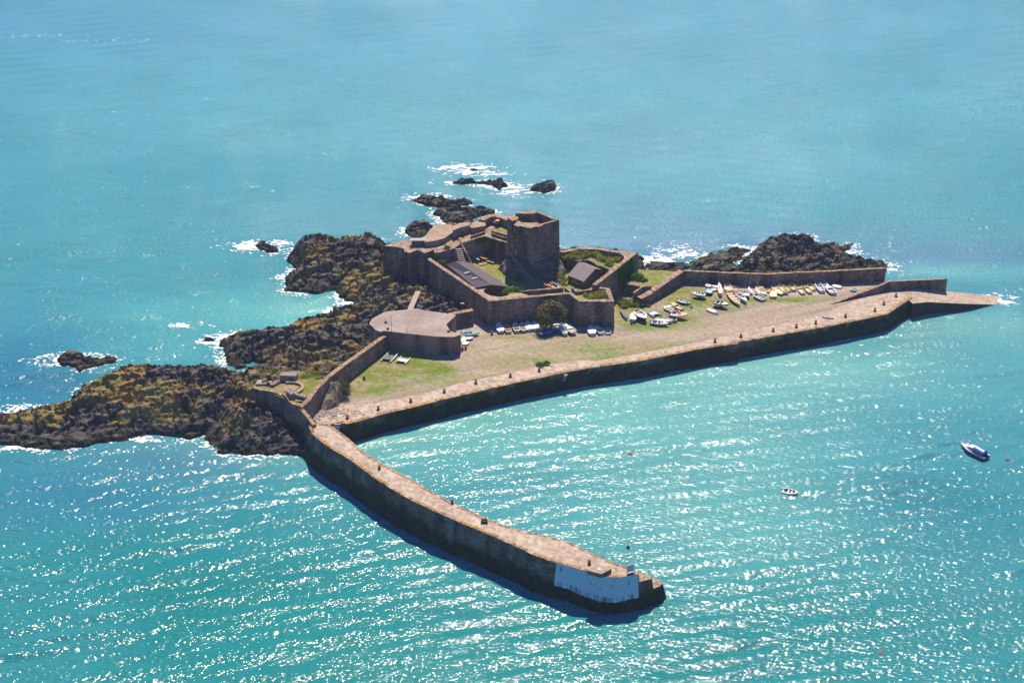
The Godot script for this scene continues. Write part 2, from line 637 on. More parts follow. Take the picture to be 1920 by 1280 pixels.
func build_foam() -> void:
	var mb := MB.new()
	for s in shores:
		var poly: PackedVector2Array = s[0]
		var strength: float = s[1]
		for i in poly.size():
			var a := poly[i]
			var b := poly[(i + 1) % poly.size()]
			var count := int(a.distance_to(b) * 24.0 * strength)
			for k in count:
				var p := a.lerp(b, rng.randf())
				var g := n_mid.get_noise_2d(p.x * 1.3 + 50.0, p.y * 1.3)
				if rng.randf() > 0.30 + 1.6 * g:
					continue
				var off := Vector2.from_angle(rng.randf() * TAU) * (0.3 + 2.2 * pow(rng.randf(), 1.8) * (0.6 + strength * 0.5))
				var q := p + off
				if seg_dist(q, poly) > 0.6:
					continue
				foam_flake(mb, q.x, q.y, rng.randf_range(0.08, 0.42))
	# broken water: pixel centre, half widths in metres, flakes
	for f in [[478, 462, 7, 3.2, 620], [505, 455, 5, 2, 260], [870, 316, 8, 4.0, 800], [905, 326, 7, 2, 260], [800, 370, 6, 3.0, 330], [960, 352, 8, 5.0, 380],
		[985, 362, 7, 3.0, 160], [1868, 561, 4.0, 2.6, 520], [430, 640, 6, 4.0, 420], [640, 586, 4, 2.6, 300], [655, 572, 3, 2.5, 160], [352, 610, 4, 1.2, 130],
		[845, 408, 3.5, 2.0, 160], [785, 436, 5, 2.5, 200], [1230, 486, 7, 2.5, 260], [1270, 476, 8, 6.0, 240], [110, 676, 6, 3.0, 230], [45, 770, 6, 3.0, 200],
		[870, 342, 9, 2.0, 200], [540, 520, 3, 3.0, 120], [1580, 470, 5, 4, 100], [1670, 500, 3, 3, 110], [20, 838, 8, 1.6, 120], [250, 826, 14, 1.0, 100],
		[85, 66, 20, 3.0, 24], [160, 76, 24, 4.0, 30], [14, 68, 12, 3.0, 14]]:
		var w := W(f[0], f[1], 0.0)
		for k in int(f[4] * 2.2):
			var q := Vector2(rng.randfn(0.0, 0.55) * f[2], rng.randfn(0.0, 0.55) * f[3])
			if n_fine.get_noise_2d((w.x + q.x) * 1.2, (w.z + q.y) * 2.0) < -0.12:
				continue
			foam_flake(mb, w.x + q.x, w.z + q.y, rng.randf_range(0.08, 0.42))
	var o := obj("sea_foam", mb, M.foam)
	tag(o, "white foam of waves breaking round the rocks", "foam", "", "stuff")

# ---------------------------------------------------------------- boats
func stations(L: float, B: float, D: float, bow: float, stern: float, n: int) -> Array:
	var out := []
	for i in n + 1:
		var t := float(i) / n
		var w: float
		if t < 0.42:
			w = lerpf(stern, 1.0, sin(t / 0.42 * PI * 0.5))
		else:
			w = lerpf(1.0, bow, pow((t - 0.42) / 0.58, 2.3))
		var keel := D * 0.42 * pow(maxf(0.0, (t - 0.65) / 0.35), 2.0)
		out.append([(t - 0.5) * L, maxf(w * B * 0.5, 0.015), keel, D * (0.92 + 0.2 * t * t)])
	return out

func hull_parts(root: Node3D, st: Array, cols: Dictionary, style: String) -> void:
	var hull := MB.new()
	var low := MB.new()
	var rim := MB.new()
	var ins := MB.new()
	var top := MB.new()
	var n := st.size() - 1
	var w_rim: float = cols.get("rim_w", 0.09)
	for i in n:
		for s in [-1.0, 1.0]:
			var a: Array = st[i]
			var b: Array = st[i + 1]
			var g0 := Vector3(a[0], a[3], s * a[1])
			var g1 := Vector3(b[0], b[3], s * b[1])
			var c0 := Vector3(a[0], lerpf(a[2], a[3], 0.38), s * a[1] * 0.86)
			var c1 := Vector3(b[0], lerpf(b[2], b[3], 0.38), s * b[1] * 0.86)
			var k0 := Vector3(a[0], a[2], s * 0.02)
			var k1 := Vector3(b[0], b[2], s * 0.02)
			hull.quad(g0, g1, c1, c0)
			low.quad(c0, c1, k1, k0)
			if style == "open" or style == "decked":
				var fore: float = cols.get("fore", 0.12 if style == "open" else 0.42)
				var deck := float(i) / n >= 1.0 - fore
				var r0: float = maxf(a[1] - w_rim, 0.0)
				var r1: float = maxf(b[1] - w_rim, 0.0)
				if deck: 
					r0 = 0.0
					r1 = 0.0
				rim.quad(g0, g1, Vector3(b[0], b[3] + 0.01, s * r1), Vector3(a[0], a[3] + 0.01, s * r0))
				if not deck:
					var f: float = cols.get("floor", 0.35)
					var d0 := Vector3(a[0], lerpf(a[2], a[3], f), s * r0 * 0.8)
					var d1 := Vector3(b[0], lerpf(b[2], b[3], f), s * r1 * 0.8)
					ins.quad(Vector3(a[0], a[3], s * r0), Vector3(b[0], b[3], s * r1), d1, d0)
					ins.quad(d0, d1, Vector3(b[0], d1.y - 0.02, 0), Vector3(a[0], d0.y - 0.02, 0))
			else:
				var cr: float = cols.get("crown", 0.18)
				var m0 := Vector3(a[0], a[3] + cr * a[1] / st[n / 2][1], 0)
				var m1 := Vector3(b[0], b[3] + cr * b[1] / st[n / 2][1], 0)
				var h0 := g0.lerp(m0, 0.5) + Vector3(0, cr * 0.12, 0)
				var h1 := g1.lerp(m1, 0.5) + Vector3(0, cr * 0.12, 0)
				top.quad(g0 * Vector3(1, 1, 1.03), g1 * Vector3(1, 1, 1.03), h1, h0)
				top.quad(h0, h1, m1, m0)
	for e in [0, n]:
		var a: Array = st[e]
		if a[1] > 0.05:
			hull.quad(Vector3(a[0], a[3], -a[1]), Vector3(a[0], a[3], a[1]), Vector3(a[0], lerpf(a[2], a[3], 0.38), a[1] * 0.86), Vector3(a[0], lerpf(a[2], a[3], 0.38), -a[1] * 0.86))
			hull.tri(Vector3(a[0], lerpf(a[2], a[3], 0.38), a[1] * 0.86), Vector3(a[0], lerpf(a[2], a[3], 0.38), -a[1] * 0.86), Vector3(a[0], a[2], 0))
	# where the fore deck starts, a bulkhead closes the well
	obj("hull", hull, paint(cols.get("hull", "white")), root)
	obj("hull_bottom", low, paint(cols.get("bottom", cols.get("hull", "white"))), root)
	if style == "open" or style == "decked":
		obj("gunwale" if style == "open" else "deck", rim, paint(cols.get("deck", cols.get("hull", "white"))), root)
		obj("inside", ins, paint(cols.get("inside", "grey")), root)
		var f: float = cols.get("floor", 0.35)
		for t in cols.get("thwarts", [0.12, 0.45, 0.68]):
			var k: int = clampi(int(t * n), 0, n)
			var a: Array = st[k]
			var y: float = lerpf(a[2], a[3], 0.78)
			part_box(root, "thwart", Vector3(a[0], y, 0), Vector3(0.26, 0.05, maxf(0.1, (a[1] - 0.05) * 2.0)), paint(cols.get("thwart", cols.get("deck", "white"))))
	else:
		obj("cover" if style == "covered" else "deck", top, paint(cols.get("cover", "grey")), root)

func paint(name_: String) -> Material:
	if M.has("p_" + name_):
		return M["p_" + name_]
	var c: Color = {
		"white": Color(0.80, 0.80, 0.78), "cream": Color(0.78, 0.68, 0.45), "yellow": Color(0.78, 0.55, 0.13), "orange": Color(0.78, 0.42, 0.13), "tan": Color(0.62, 0.40, 0.22),
		"grey": Color(0.33, 0.33, 0.35), "lightgrey": Color(0.55, 0.56, 0.58), "navy": Color(0.03, 0.045, 0.16), "blue": Color(0.05, 0.13, 0.42), "skyblue": Color(0.25, 0.47, 0.62),
		"teal": Color(0.16, 0.50, 0.55), "green": Color(0.22, 0.58, 0.30), "palegreen": Color(0.50, 0.68, 0.55), "red": Color(0.62, 0.06, 0.035), "coral": Color(0.72, 0.26, 0.16),
		"brown": Color(0.30, 0.19, 0.13), "black": Color(0.02, 0.02, 0.022), "darkgrey": Color(0.09, 0.09, 0.10), "silver": Color(0.5, 0.52, 0.54)}[name_]
	var m := mat(c.linear_to_srgb(), 0.45, false, 0.5)
	m.albedo_texture = M.dirt
	m.uv1_triplanar = true
	m.uv1_scale = Vector3(0.45, 0.45, 0.45)
	M["p_" + name_] = m
	return m

func boat(called: String, label: String, bow: Vector2, stern: Vector2, beam: float, style: String, cols: Dictionary, group := "", base := G, upside := false) -> Node3D:
	var lift: float = cols.get("lift", 0.03)
	var a := W(bow.x, bow.y, base + lift + (0.15 if upside else 0.45))
	var b := W(stern.x, stern.y, base + lift + (0.15 if upside else 0.45))
	var L := clampf(a.distance_to(b), 1.6, 9.0)
	var mid := (a + b) * 0.5
	var root := thing(called, label, "boat", Vector3(mid.x, base + lift, mid.z), group)
	var d := (a - b).normalized()
	var D: float = cols.get("depth", clampf(L * 0.17, 0.45, 0.9))
	hull_parts(root, stations(L, beam * 1.22, D, cols.get("bow", 0.03), cols.get("stern", 0.72), 10), cols, style)
	root.rotation.y = atan2(-d.z, d.x)
	if upside:
		root.rotation.x = 0.0
		root.basis = root.basis * Basis(Vector3(1, 0, 0), PI)
		root.position.y = base + D * 1.12 + lift
	else:
		root.basis = root.basis * Basis(Vector3(1, 0, 0), rng.randf_range(-0.10, 0.10))
	if cols.has("mast"):
		var mb := MB.new()
		mb.bar(Vector3(L * 0.14, D * 0.6, 0), Vector3(L * 0.13, cols.mast, 0), 0.045, Color.WHITE, 0.03)
		obj("mast", mb, paint(cols.get("mast_col", "silver")), root)
		var bo := MB.new()
		bo.bar(Vector3(L * 0.14, D + 0.35, 0), Vector3(-L * 0.38, D + 0.45, 0), 0.035)
		obj("boom", bo, paint("silver"), root)
	if cols.has("motor"):
		var mb := MB.new()
		mb.box(Vector3(-L * 0.5 - 0.12, D + 0.2, 0), Vector3(0.3, 0.45, 0.26))
		mb.box(Vector3(-L * 0.5 - 0.12, D * 0.4, 0), Vector3(0.12, 0.8, 0.10))
		obj("outboard_motor", mb, paint("black"), root)
	if cols.has("screen"):
		var mb := MB.new()
		mb.quad(Vector3(L * 0.10, D * 1.05, -beam * 0.36), Vector3(L * 0.10, D * 1.05, beam * 0.36), Vector3(L * 0.03, D * 1.05 + 0.38, beam * 0.30), Vector3(L * 0.03, D * 1.05 + 0.38, -beam * 0.30))
		obj("windscreen", mb, paint("navy"), root)
	if cols.get("lift", 0.0) > 0.3:
		trailer(label, root, L, beam, base)
	return root

var trailer_words := {}
func trailer(label: String, boat_: Node3D, L: float, beam: float, base: float) -> void:
	var words := label.split(" on a ")[0].split(" raised")[0].split(" ")
	var t := thing("boat_trailer", "metal launching trailer under the " + " ".join(words.slice(0, mini(10, words.size()))), "trailer", Vector3(boat_.position.x, base, boat_.position.z), "trailers under boats")
	var f := boat_.basis.x
	t.rotation.y = atan2(-f.z, f.x)
	var fr := MB.new()
	fr.bar(Vector3(-L * 0.4, 0.34, 0), Vector3(L * 0.62, 0.34, 0), 0.05)
	fr.bar(Vector3(0, 0.34, -beam * 0.42), Vector3(0, 0.34, beam * 0.42), 0.05)
	fr.bar(Vector3(-L * 0.35, 0.34, -beam * 0.3), Vector3(-L * 0.35, 0.34, beam * 0.3), 0.05)
	fr.bar(Vector3(L * 0.58, 0.0, 0), Vector3(L * 0.58, 0.36, 0), 0.04)
	obj("frame", fr, paint("darkgrey"), t)
	for s in [-1.0, 1.0]:
		var wh := MB.new()
		wh.bar(Vector3(-0.1, 0.27, s * beam * 0.46 - 0.08), Vector3(-0.1, 0.27, s * beam * 0.46 + 0.08), 0.27, Color.WHITE, 0.27, 10)
		obj("wheel", wh, paint("black"), t)

func catamaran(label: String, b0: Vector2, s0: Vector2, b1: Vector2, s1: Vector2, hull_col: String, mesh_col: String, mast: float, deep: bool) -> void:
	var a := W(b0.x, b0.y, G + 0.5)
	var b := W(s0.x, s0.y, G + 0.5)
	var c := W(b1.x, b1.y, G + 0.5)
	var d := W(s1.x, s1.y, G + 0.5)
	var L := (a.distance_to(b) + c.distance_to(d)) * 0.5
	var mid := (a + b + c + d) * 0.25
	var f := ((a - b) + (c - d)).normalized()
	var side := Vector3(-f.z, 0, f.x)
	var gap := absf(((c + d) * 0.5 - (a + b) * 0.5).dot(side)) * 0.5
	gap = clampf(gap, 0.8, 1.3)
	var t := thing("catamaran", label, "boat", Vector3(mid.x, G + 0.02, mid.z))
	t.rotation.y = atan2(-f.z, f.x)
	for s in [-1.0, 1.0]:
		var mb := MB.new()
		var st := stations(L, 0.42, 0.5, 0.05, 0.5, 8)
		for i in 8:
			for e in [-1.0, 1.0]:
				var p: Array = st[i]
				var q: Array = st[i + 1]
				var o := Vector3(0, 0, s * gap)
				mb.quad(o + Vector3(p[0], p[3], 0), o + Vector3(q[0], q[3], 0), o + Vector3(q[0], lerpf(q[2], q[3], 0.8), e * q[1]), o + Vector3(p[0], lerpf(p[2], p[3], 0.8), e * p[1]))
				mb.quad(o + Vector3(p[0], lerpf(p[2], p[3], 0.8), e * p[1]), o + Vector3(q[0], lerpf(q[2], q[3], 0.8), e * q[1]), o + Vector3(q[0], q[2], 0), o + Vector3(p[0], p[2], 0))
		var o0: Array = st[0]
		mb.quad(Vector3(o0[0], o0[3], s * gap), Vector3(o0[0], o0[3] * 0.8, s * gap + o0[1]), Vector3(o0[0], o0[2], s * gap), Vector3(o0[0], o0[3] * 0.8, s * gap - o0[1]))
		obj("hull", mb, paint(hull_col), t)
	part_box(t, "trampoline", Vector3(-L * 0.12, 0.50, 0), Vector3(L * 0.42, 0.03, gap * 2.0), paint(mesh_col))
	for x in [L * 0.1, -L * 0.34]:
		var mb := MB.new()
		mb.bar(Vector3(x, 0.53, -gap), Vector3(x, 0.53, gap), 0.06)
		obj("crossbeam", mb, paint("silver"), t)
	if mast > 0.0:
		var mb := MB.new()
		mb.bar(Vector3(L * 0.1, 0.5, 0), Vector3(L * 0.08, mast, 0), 0.06, Color.WHITE, 0.035)
		obj("mast", mb, paint("darkgrey"), t)

func kayak(called: String, label: String, bow: Vector2, stern: Vector2, base: float, col: String, group := "") -> void:
	var a := W(bow.x, bow.y, base)
	var b := W(stern.x, stern.y, base)
	var L := clampf(a.distance_to(b), 2.2, 4.5)
	var root := thing(called, label, "kayak", Vector3((a.x + b.x) * 0.5, base, (a.z + b.z) * 0.5), group)
	var d := (a - b).normalized()
	root.rotation.y = atan2(-d.z, d.x)
	hull_parts(root, stations(L, 0.62, 0.32, 0.03, 0.05, 8), {"hull": col, "cover": col, "crown": 0.07}, "capped")
	part_box(root, "cockpit", Vector3(0, 0.37, 0), Vector3(0.7, 0.03, 0.36), paint("black"))

# ---------------------------------------------------------------- plants
func leaves(mb: MB, at: Vector3, r: Vector3, n: int, size: float, cols: Array, lobes := 7, seed_ := 1, hollow := 0.55) -> void:
	var g := RandomNumberGenerator.new()
	g.seed = seed_
	var centres := []
	for k in lobes:
		var d := Vector3(g.randfn(), g.randfn(), g.randfn()).normalized() * g.randf_range(0.35, 0.72)
		d.y = absf(d.y) * 0.9 - 0.15
		centres.append([d, g.randf_range(0.22, 0.5) if lobes > 20 else g.randf_range(0.32, 0.52)])
	for k in n:
		var ce: Array = centres[g.randi() % lobes]
		var d := Vector3(g.randfn(), g.randfn(), g.randfn()).normalized()
		var p: Vector3 = ce[0] + d * ce[1] * lerpf(hollow, 1.0, sqrt(g.randf()))
		p = at + p * r
		if p.y < at.y - r.y * 0.55:
			continue
		var out := (d + Vector3(0, 0.4, 0) + Vector3(g.randfn(), g.randfn(), g.randfn()) * 0.6).normalized()
		var u := out.cross(Vector3(g.randfn(), g.randfn(), g.randfn())).normalized()
		var w := out.cross(u)
		var s := size * g.randf_range(0.55, 1.25)
		var c: Color = cols[g.randi() % cols.size()] * g.randf_range(0.75, 1.25)
		c.a = 1.0
		mb.quad(p - u * s, p - w * s * 0.45 + out * s * 0.15, p + u * s, p + w * s * 0.45 + out * s * 0.1, c)

func bush(called: String, label: String, px: float, py: float, h: float, r: Vector3, n: int, size: float, cols: Array, seed_: int, group := "", category := "bush") -> void:
	var p := W(px, py, h)
	r *= 1.15
	var t := thing(called, label, category, p, group)
	var st := MB.new()
	for k in 5:
		st.bar(Vector3(0, -0.1, 0), Vector3(rng.randf_range(-0.5, 0.5) * r.x, r.y * 0.6, rng.randf_range(-0.5, 0.5) * r.z), 0.05, Color(0.1, 0.07, 0.045), 0.02, 5)
	obj("stem", st, M.plant, t)
	var mb := MB.new()
	leaves(mb, Vector3(0, r.y * 0.5, 0), r, n, size, cols, 8, seed_, 0.2)
	obj("foliage", mb, M.leaf, t)

# ---------------------------------------------------------------- the place
func materials() -> void:
	M.dirt = noise_tex(0.02, Color(0.80, 0.79, 0.77), Color(1, 1, 1), 256, 5, FastNoiseLite.TYPE_SIMPLEX_SMOOTH, 5)
	var blotch := noise_tex(0.018, Color(0.78, 0.77, 0.77), Color(1.0, 1.0, 1.0), 512, 6, FastNoiseLite.TYPE_SIMPLEX_SMOOTH, 11)
	var cells := noise_tex(0.055, Color(0.82, 0.80, 0.79), Color(1, 1, 1), 512, 1, FastNoiseLite.TYPE_CELLULAR, 12)
	var courses := noise_tex(0.055, Color(0.62, 0.58, 0.57), Color(1, 1, 1), 512, 1, FastNoiseLite.TYPE_CELLULAR, 14)
	M.stone = grainy(mat(Color.WHITE, 0.92, true, 0.3), courses, Vector3(0.075, 0.13, 0.075), 2.5)
	M.paving = grainy(mat(Color.WHITE, 0.92, true, 0.3), cells, Vector3(0.055, 0.055, 0.055), 1.5)
	M.concrete = grainy(mat(Color.WHITE, 0.95, true, 0.3), blotch, Vector3(0.12, 0.12, 0.12), 1.0)
	M.ground = grainy(mat(Color.WHITE, 1.0, true, 0.2), blotch, Vector3(0.07, 0.07, 0.07), 0.6)
	M.rock = grainy(mat(Color.WHITE, 0.85, true, 0.35), blotch, Vector3(0.35, 0.35, 0.35), 5.0)
	M.plant = mat(Color.WHITE, 0.9, true, 0.2)
	M.leaf = mat(Color.WHITE, 0.75, true, 0.25)
	M.leaf.backlight_enabled = true
	M.leaf.backlight = Color(0.55, 0.6, 0.3)
	M.leaf.cull_mode = BaseMaterial3D.CULL_DISABLED
	M.foam = mat(lin(0.82, 0.84, 0.85), 0.9, false, 0.3)
	M.roof = grainy(mat(lin(0.135, 0.115, 0.125), 0.8, false, 0.4), blotch, Vector3(0.2, 0.2, 0.2))
	M.slate = grainy(mat(lin(0.24, 0.205, 0.20), 0.8, false, 0.4), blotch, Vector3(0.3, 0.3, 0.3), 2.0)
	M.iron = mat(lin(0.16, 0.075, 0.045), 0.7, false, 0.4)
	M.seapaint = grainy(mat(lin(0.85, 0.90, 0.94), 0.7, true, 0.4), noise_tex(0.02, Color(0.74, 0.74, 0.74), Color(1, 1, 1), 512, 6, FastNoiseLite.TYPE_SIMPLEX_SMOOTH, 22), Vector3(0.3, 0.12, 0.3))  # white paint tinted blue for its skylit shade
	M.white = grainy(mat(lin(0.80, 0.80, 0.80), 0.7, false, 0.4), noise_tex(0.02, Color(0.72, 0.72, 0.72), Color(1, 1, 1), 512, 5, FastNoiseLite.TYPE_SIMPLEX_SMOOTH, 21), Vector3(0.2, 0.1, 0.2))
	M.pale = mat(lin(0.62, 0.62, 0.62), 0.6)
	M.dark = mat(lin(0.02, 0.02, 0.022), 0.6)
	M.timber = mat(lin(0.11, 0.085, 0.07), 0.8)  # dark tone painted in for the shade inside openings
	M.glass = mat(lin(0.03, 0.04, 0.05), 0.1, false, 0.5)
	var w := mat(Color.WHITE, 0.07, true, 0.36)
	w.normal_enabled = true
	w.normal_texture = noise_tex(0.016, Color.BLACK, Color.WHITE, 1024, 4, FastNoiseLite.TYPE_SIMPLEX_SMOOTH, 31, true, 7.1)
	w.normal_scale = 1.0
	(w.normal_texture as NoiseTexture2D).noise.fractal_gain = 0.45
	M.water = w
	M.water_far = mat(Color.WHITE, 0.3, true, 0.36)

var greens := []      # grass patches on the boat park: pixel, radii in metres
func ground_col(p: Vector3) -> Color:
	var a := n_mid.get_noise_2d(p.x * 1.0, p.z * 1.4)
	var f := n_fine.get_noise_2d(p.x * 2.4, p.z * 3.0)
	var track := n_mid.get_noise_2d((p.x * 0.9 - p.z * 0.44) * 0.22, (p.x * 0.44 + p.z * 0.9) * 4.2)
	var c := mix3(Color(0.43, 0.335, 0.255), Color(0.47, 0.39, 0.31), 0.5 + 1.5 * a)
	c = mix3(c, Color(0.33, 0.27, 0.235), 2.4 * track - 0.15)
	c = mix3(c, Color(0.50, 0.41, 0.32), 1.2 * f - 0.3)
	var g := 0.0
	for s in greens:
		var e: float = pow((p.x - s[0]) / s[2], 2.0) + pow((p.z - s[1]) / s[3], 2.0)
		g = maxf(g, s[4] * exp(-e * e))
	g += 0.9 * a * g + 0.7 * f * g
	c.b *= 0.94
	c = mix3(c, mix3(Color(0.25, 0.245, 0.055), Color(0.17, 0.25, 0.03), 0.5 + 1.4 * a), g)
	return c

func grass_col(p: Vector3) -> Color:
	var a := n_mid.get_noise_2d(p.x * 1.6, p.z * 1.9)
	var f := n_fine.get_noise_2d(p.x * 3.0, p.z * 3.0)
	return mix3(mix3(Color(0.33, 0.27, 0.11), Color(0.22, 0.26, 0.05), 0.6 + 1.8 * a), Color(0.42, 0.34, 0.21), 2.0 * f - 0.3)

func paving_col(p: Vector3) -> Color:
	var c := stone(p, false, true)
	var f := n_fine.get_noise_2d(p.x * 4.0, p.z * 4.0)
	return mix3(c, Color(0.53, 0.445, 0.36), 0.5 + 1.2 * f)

func _ready() -> void:
	focal = 640.0 / tan(deg_to_rad(FOV * 0.5))
	rng.seed = 2024
	var cam := Camera3D.new()
	cam.name = "camera"
	cam.position = Vector3(0, CAM_H, 0)
	cam.rotation_degrees = Vector3(-PITCH, 0, 0)
	cam.fov = FOV
	cam.near = 1.0
	cam.far = 8000.0
	add_child(cam)
	var env := Environment.new()
	env.background_mode = Environment.BG_SKY
	var sky_mat := ProceduralSkyMaterial.new()
	sky_mat.sky_top_color = Color(0.25, 0.41, 0.78)
	sky_mat.sky_horizon_color = Color(0.55, 0.74, 0.93)
	sky_mat.sky_curve = 0.16
	sky_mat.ground_bottom_color = Color(0.10, 0.25, 0.30)
	sky_mat.ground_horizon_color = Color(0.55, 0.68, 0.78)
	sky_mat.sun_angle_max = 1.0
	var sky := Sky.new()
	sky.sky_material = sky_mat
	env.sky = sky
	env.background_energy_multiplier = 0.54
	env.tonemap_mode = Environment.TONE_MAPPER_LINEAR
	env.tonemap_exposure = 1.68
	env.fog_enabled = true
	env.fog_mode = Environment.FOG_MODE_EXPONENTIAL
	env.fog_density = 0.00012
	env.fog_light_color = Color(0.74, 0.86, 0.97)
	env.sdfgi_enabled = true
	env.ssao_enabled = true
	env.ssil_enabled = true
	var we := WorldEnvironment.new()
	we.name = "environment"
	we.environment = env
	add_child(we)
	var sun := DirectionalLight3D.new()
	sun.name = "sun"
	sun.light_energy = 1.35
	sun.light_color = Color(1.0, 0.95, 0.87)
	sun.light_angular_distance = 0.5
	sun.shadow_enabled = true
	add_child(sun)
	sun.look_at_from_position(Vector3.ZERO, -Vector3(0.04, 0.835, -0.55), Vector3.UP)

	for a in [[n_big, 0.012, 3, 1], [n_mid, 0.06, 4, 2], [n_fine, 0.14, 3, 3], [n_ridge, 0.11, 4, 4]]:
		var n: FastNoiseLite = a[0]
		n.noise_type = FastNoiseLite.TYPE_SIMPLEX_SMOOTH
		n.frequency = a[1]
		n.fractal_octaves = a[2]
		n.seed = a[3]
	n_ridge.fractal_type = FastNoiseLite.FRACTAL_RIDGED
	n_cell.noise_type = FastNoiseLite.TYPE_CELLULAR
	n_cell.cellular_return_type = FastNoiseLite.RETURN_CELL_VALUE
	n_cell.cellular_distance_function = FastNoiseLite.DISTANCE_MANHATTAN
	n_cell.fractal_type = FastNoiseLite.FRACTAL_NONE
	n_cell.frequency = 0.22
	n_cell.seed = 8
	materials()
	sea_setup()
	build_sea()
	rocks()
	platform()
	pier()
	fort()
	blockhouse()
	gun_battery()
	plants()
	boats()
	details()
	build_foam()

func rocks() -> void:
	tag(rock("rocky_shore", [-40, 850, 0, 833, 50, 840, 100, 846, 160, 838, 213, 827, 297, 815, 350, 823, 383, 817, 387, 833, 410, 850, 460, 853, 575, 853, 600, 800, 590, 770, 620, 735, 625, 712, 560, 705, 483, 705, 427, 703, 383, 698, 340, 704, 287, 700, 233, 698, 200, 712, 165, 722, 140, 742, 118, 762, 70, 770, 35, 772, 0, 790, -40, 800], 4.2, 9.0,
		[[230, 715, 6.4, 12.0], [330, 720, 6.8, 12.0], [440, 730, 6.8, 11.0], [460, 770, 6.2, 6.0], [530, 720, 8.2, 8.0], [570, 720, 8.0, 6.0], [120, 790, 3.2, 9.0]], 0.42, 1.0, 1.15, 0.7),
		"brown rocky reef with ochre seaweed beside the pier root", "rocks", "", "structure")
	tag(rock("rocky_shore", [413, 645, 428, 636, 442, 626, 470, 628, 526, 628, 534, 621, 564, 606, 606, 598, 632, 593, 655, 583, 662, 568, 634, 557, 625, 545, 601, 551, 564, 550, 534, 546, 536, 532, 541, 515, 552, 504, 541, 490, 541, 478, 552, 462, 570, 455, 606, 452, 641, 456, 674, 453, 700, 460, 730, 468, 800, 480, 880, 540, 900, 600, 870, 640, 730, 645, 640, 712, 560, 712, 500, 697, 440, 693, 421, 687, 419, 672], 3.6, 6.0,
		[[585, 455, 7.0, 6.0], [660, 462, 6.6, 9.0], [600, 500, 4.6, 8.0], [700, 500, 5.2, 8.0], [740, 525, 5.0, 6.0], [745, 560, 5.2, 6.0], [600, 640, 4.6, 9.0], [520, 650, 4.4, 6.0], [690, 600, 4.4, 8.0], [840, 570, 5.0, 8.0], [650, 680, 3.4, 6.0], [470, 685, 0.6, 7.0], [590, 520, 3.0, 5.0]], 0.42, 0.62, 1.15, 1.0),
		"dark craggy foreshore rocks below the fort's outer bastion", "rocks", "", "structure")
	tag(rock("rocky_shore", [1398, 486, 1412, 472, 1422, 462, 1436, 452, 1460, 442, 1483, 438, 1513, 440, 1526, 447, 1516, 456, 1537, 462, 1566, 456, 1576, 461, 1600, 458, 1590, 472, 1596, 482, 1628, 491, 1667, 494, 1664, 512, 1560, 522, 1440, 524, 1380, 520, 1372, 502], 1.3, 4.0,
		[[1478, 449, 5.6, 3.8], [1504, 450, 5.0, 3.6], [1450, 456, 4.6, 4.0], [1490, 462, 3.4, 5.0], [1560, 468, 2.8, 4.0], [1588, 472, 2.4, 4.0], [1520, 485, 2.2, 6.0], [1610, 500, 2.0, 6.0]], 0.40, 0.3, 1.0, 0.8),
		"dark high outcrop of rocks behind the long wall", "rocks", "", "structure")
	tag(rock("rocky_shore", [1200, 500, 1224, 490, 1271, 492, 1300, 484, 1322, 480, 1340, 466, 1380, 462, 1419, 468, 1400, 490, 1395, 522, 1290, 522, 1210, 514], 0.3, 4.0,
		[[1260, 507, 1.2, 6.0], [1330, 509, 1.3, 7.0], [1385, 512, 1.5, 5.0]], 0.40, 0.9, 0.6, 1.3),
		"low broken reef with weed and pools beside the grass bank", "rocks", "", "structure")
	tag(rock("rocky_shore", [780, 470, 800, 450, 820, 432, 850, 425, 890, 420, 930, 412, 990, 420, 1060, 474, 1130, 474, 1205, 486, 1215, 510, 1000, 480, 850, 462], 2.4, 4.0, [], 0.6, 0.4, 1.0, 0.6),
		"rocks at the foot of the fort's seaward walls", "rocks", "", "structure")
	for a in [
		["dark flat skerry ringed by surf off the left end of the reef", [106, 672, 125, 666, 165, 668, 185, 670, 214, 673, 216, 681, 190, 684, 165, 690, 148, 697, 138, 688, 110, 684], 1.5, 2.5, 0.9],
		["lone small black skerry in a white wash beside the upper crag", [473, 462, 485, 456, 508, 456, 514, 465, 522, 472, 512, 475, 490, 470], 1.2, 1.5, 1.6],
		["long twin-humped skerry offshore of the upper battery", [770, 378, 785, 371, 802, 370, 815, 374, 835, 374, 842, 380, 870, 377, 888, 381, 880, 388, 840, 390, 815, 388, 795, 384], 1.8, 2.0, 1.1],
		["broad low grey rock close under the upper battery", [810, 399, 825, 394, 845, 396, 880, 397, 915, 396, 930, 395, 918, 404, 890, 410, 860, 420, 832, 422, 826, 410], 2.2, 3.0, 0.8],
		["broken cluster of rocks in foam beside the bunker roof", [758, 432, 775, 424, 790, 420, 806, 422, 812, 432, 800, 444, 785, 450, 768, 452, 765, 442], 2.2, 2.0, 1.2],
		["low line of rocks awash in the outer breakers", [848, 343, 862, 339, 885, 340, 900, 343, 918, 341, 930, 338, 948, 344, 955, 350, 935, 356, 925, 349, 890, 346, 860, 346], 1.6, 1.2, 1.2],
		["rounded outer skerry furthest from the left reef", [988, 354, 1005, 350, 1025, 347, 1040, 346, 1048, 349, 1042, 357, 1020, 362, 998, 360], 1.9, 1.6, 0.9],
		["half-submerged brown rock inside the outermost breaker", [878, 319, 890, 316, 903, 319, 890, 321], 0.5, 1.0, 1.0],
		["small wet boulder rock between the reef and upper shore", [378, 638, 390, 634, 404, 637, 398, 642, 384, 642], 0.6, 0.8, 1.2]]:
		tag(rock("skerry", a[1], a[2], a[3], [], 0.36, 0.15, 0.75, a[4]), a[0], "rock", "rocks standing in the sea")

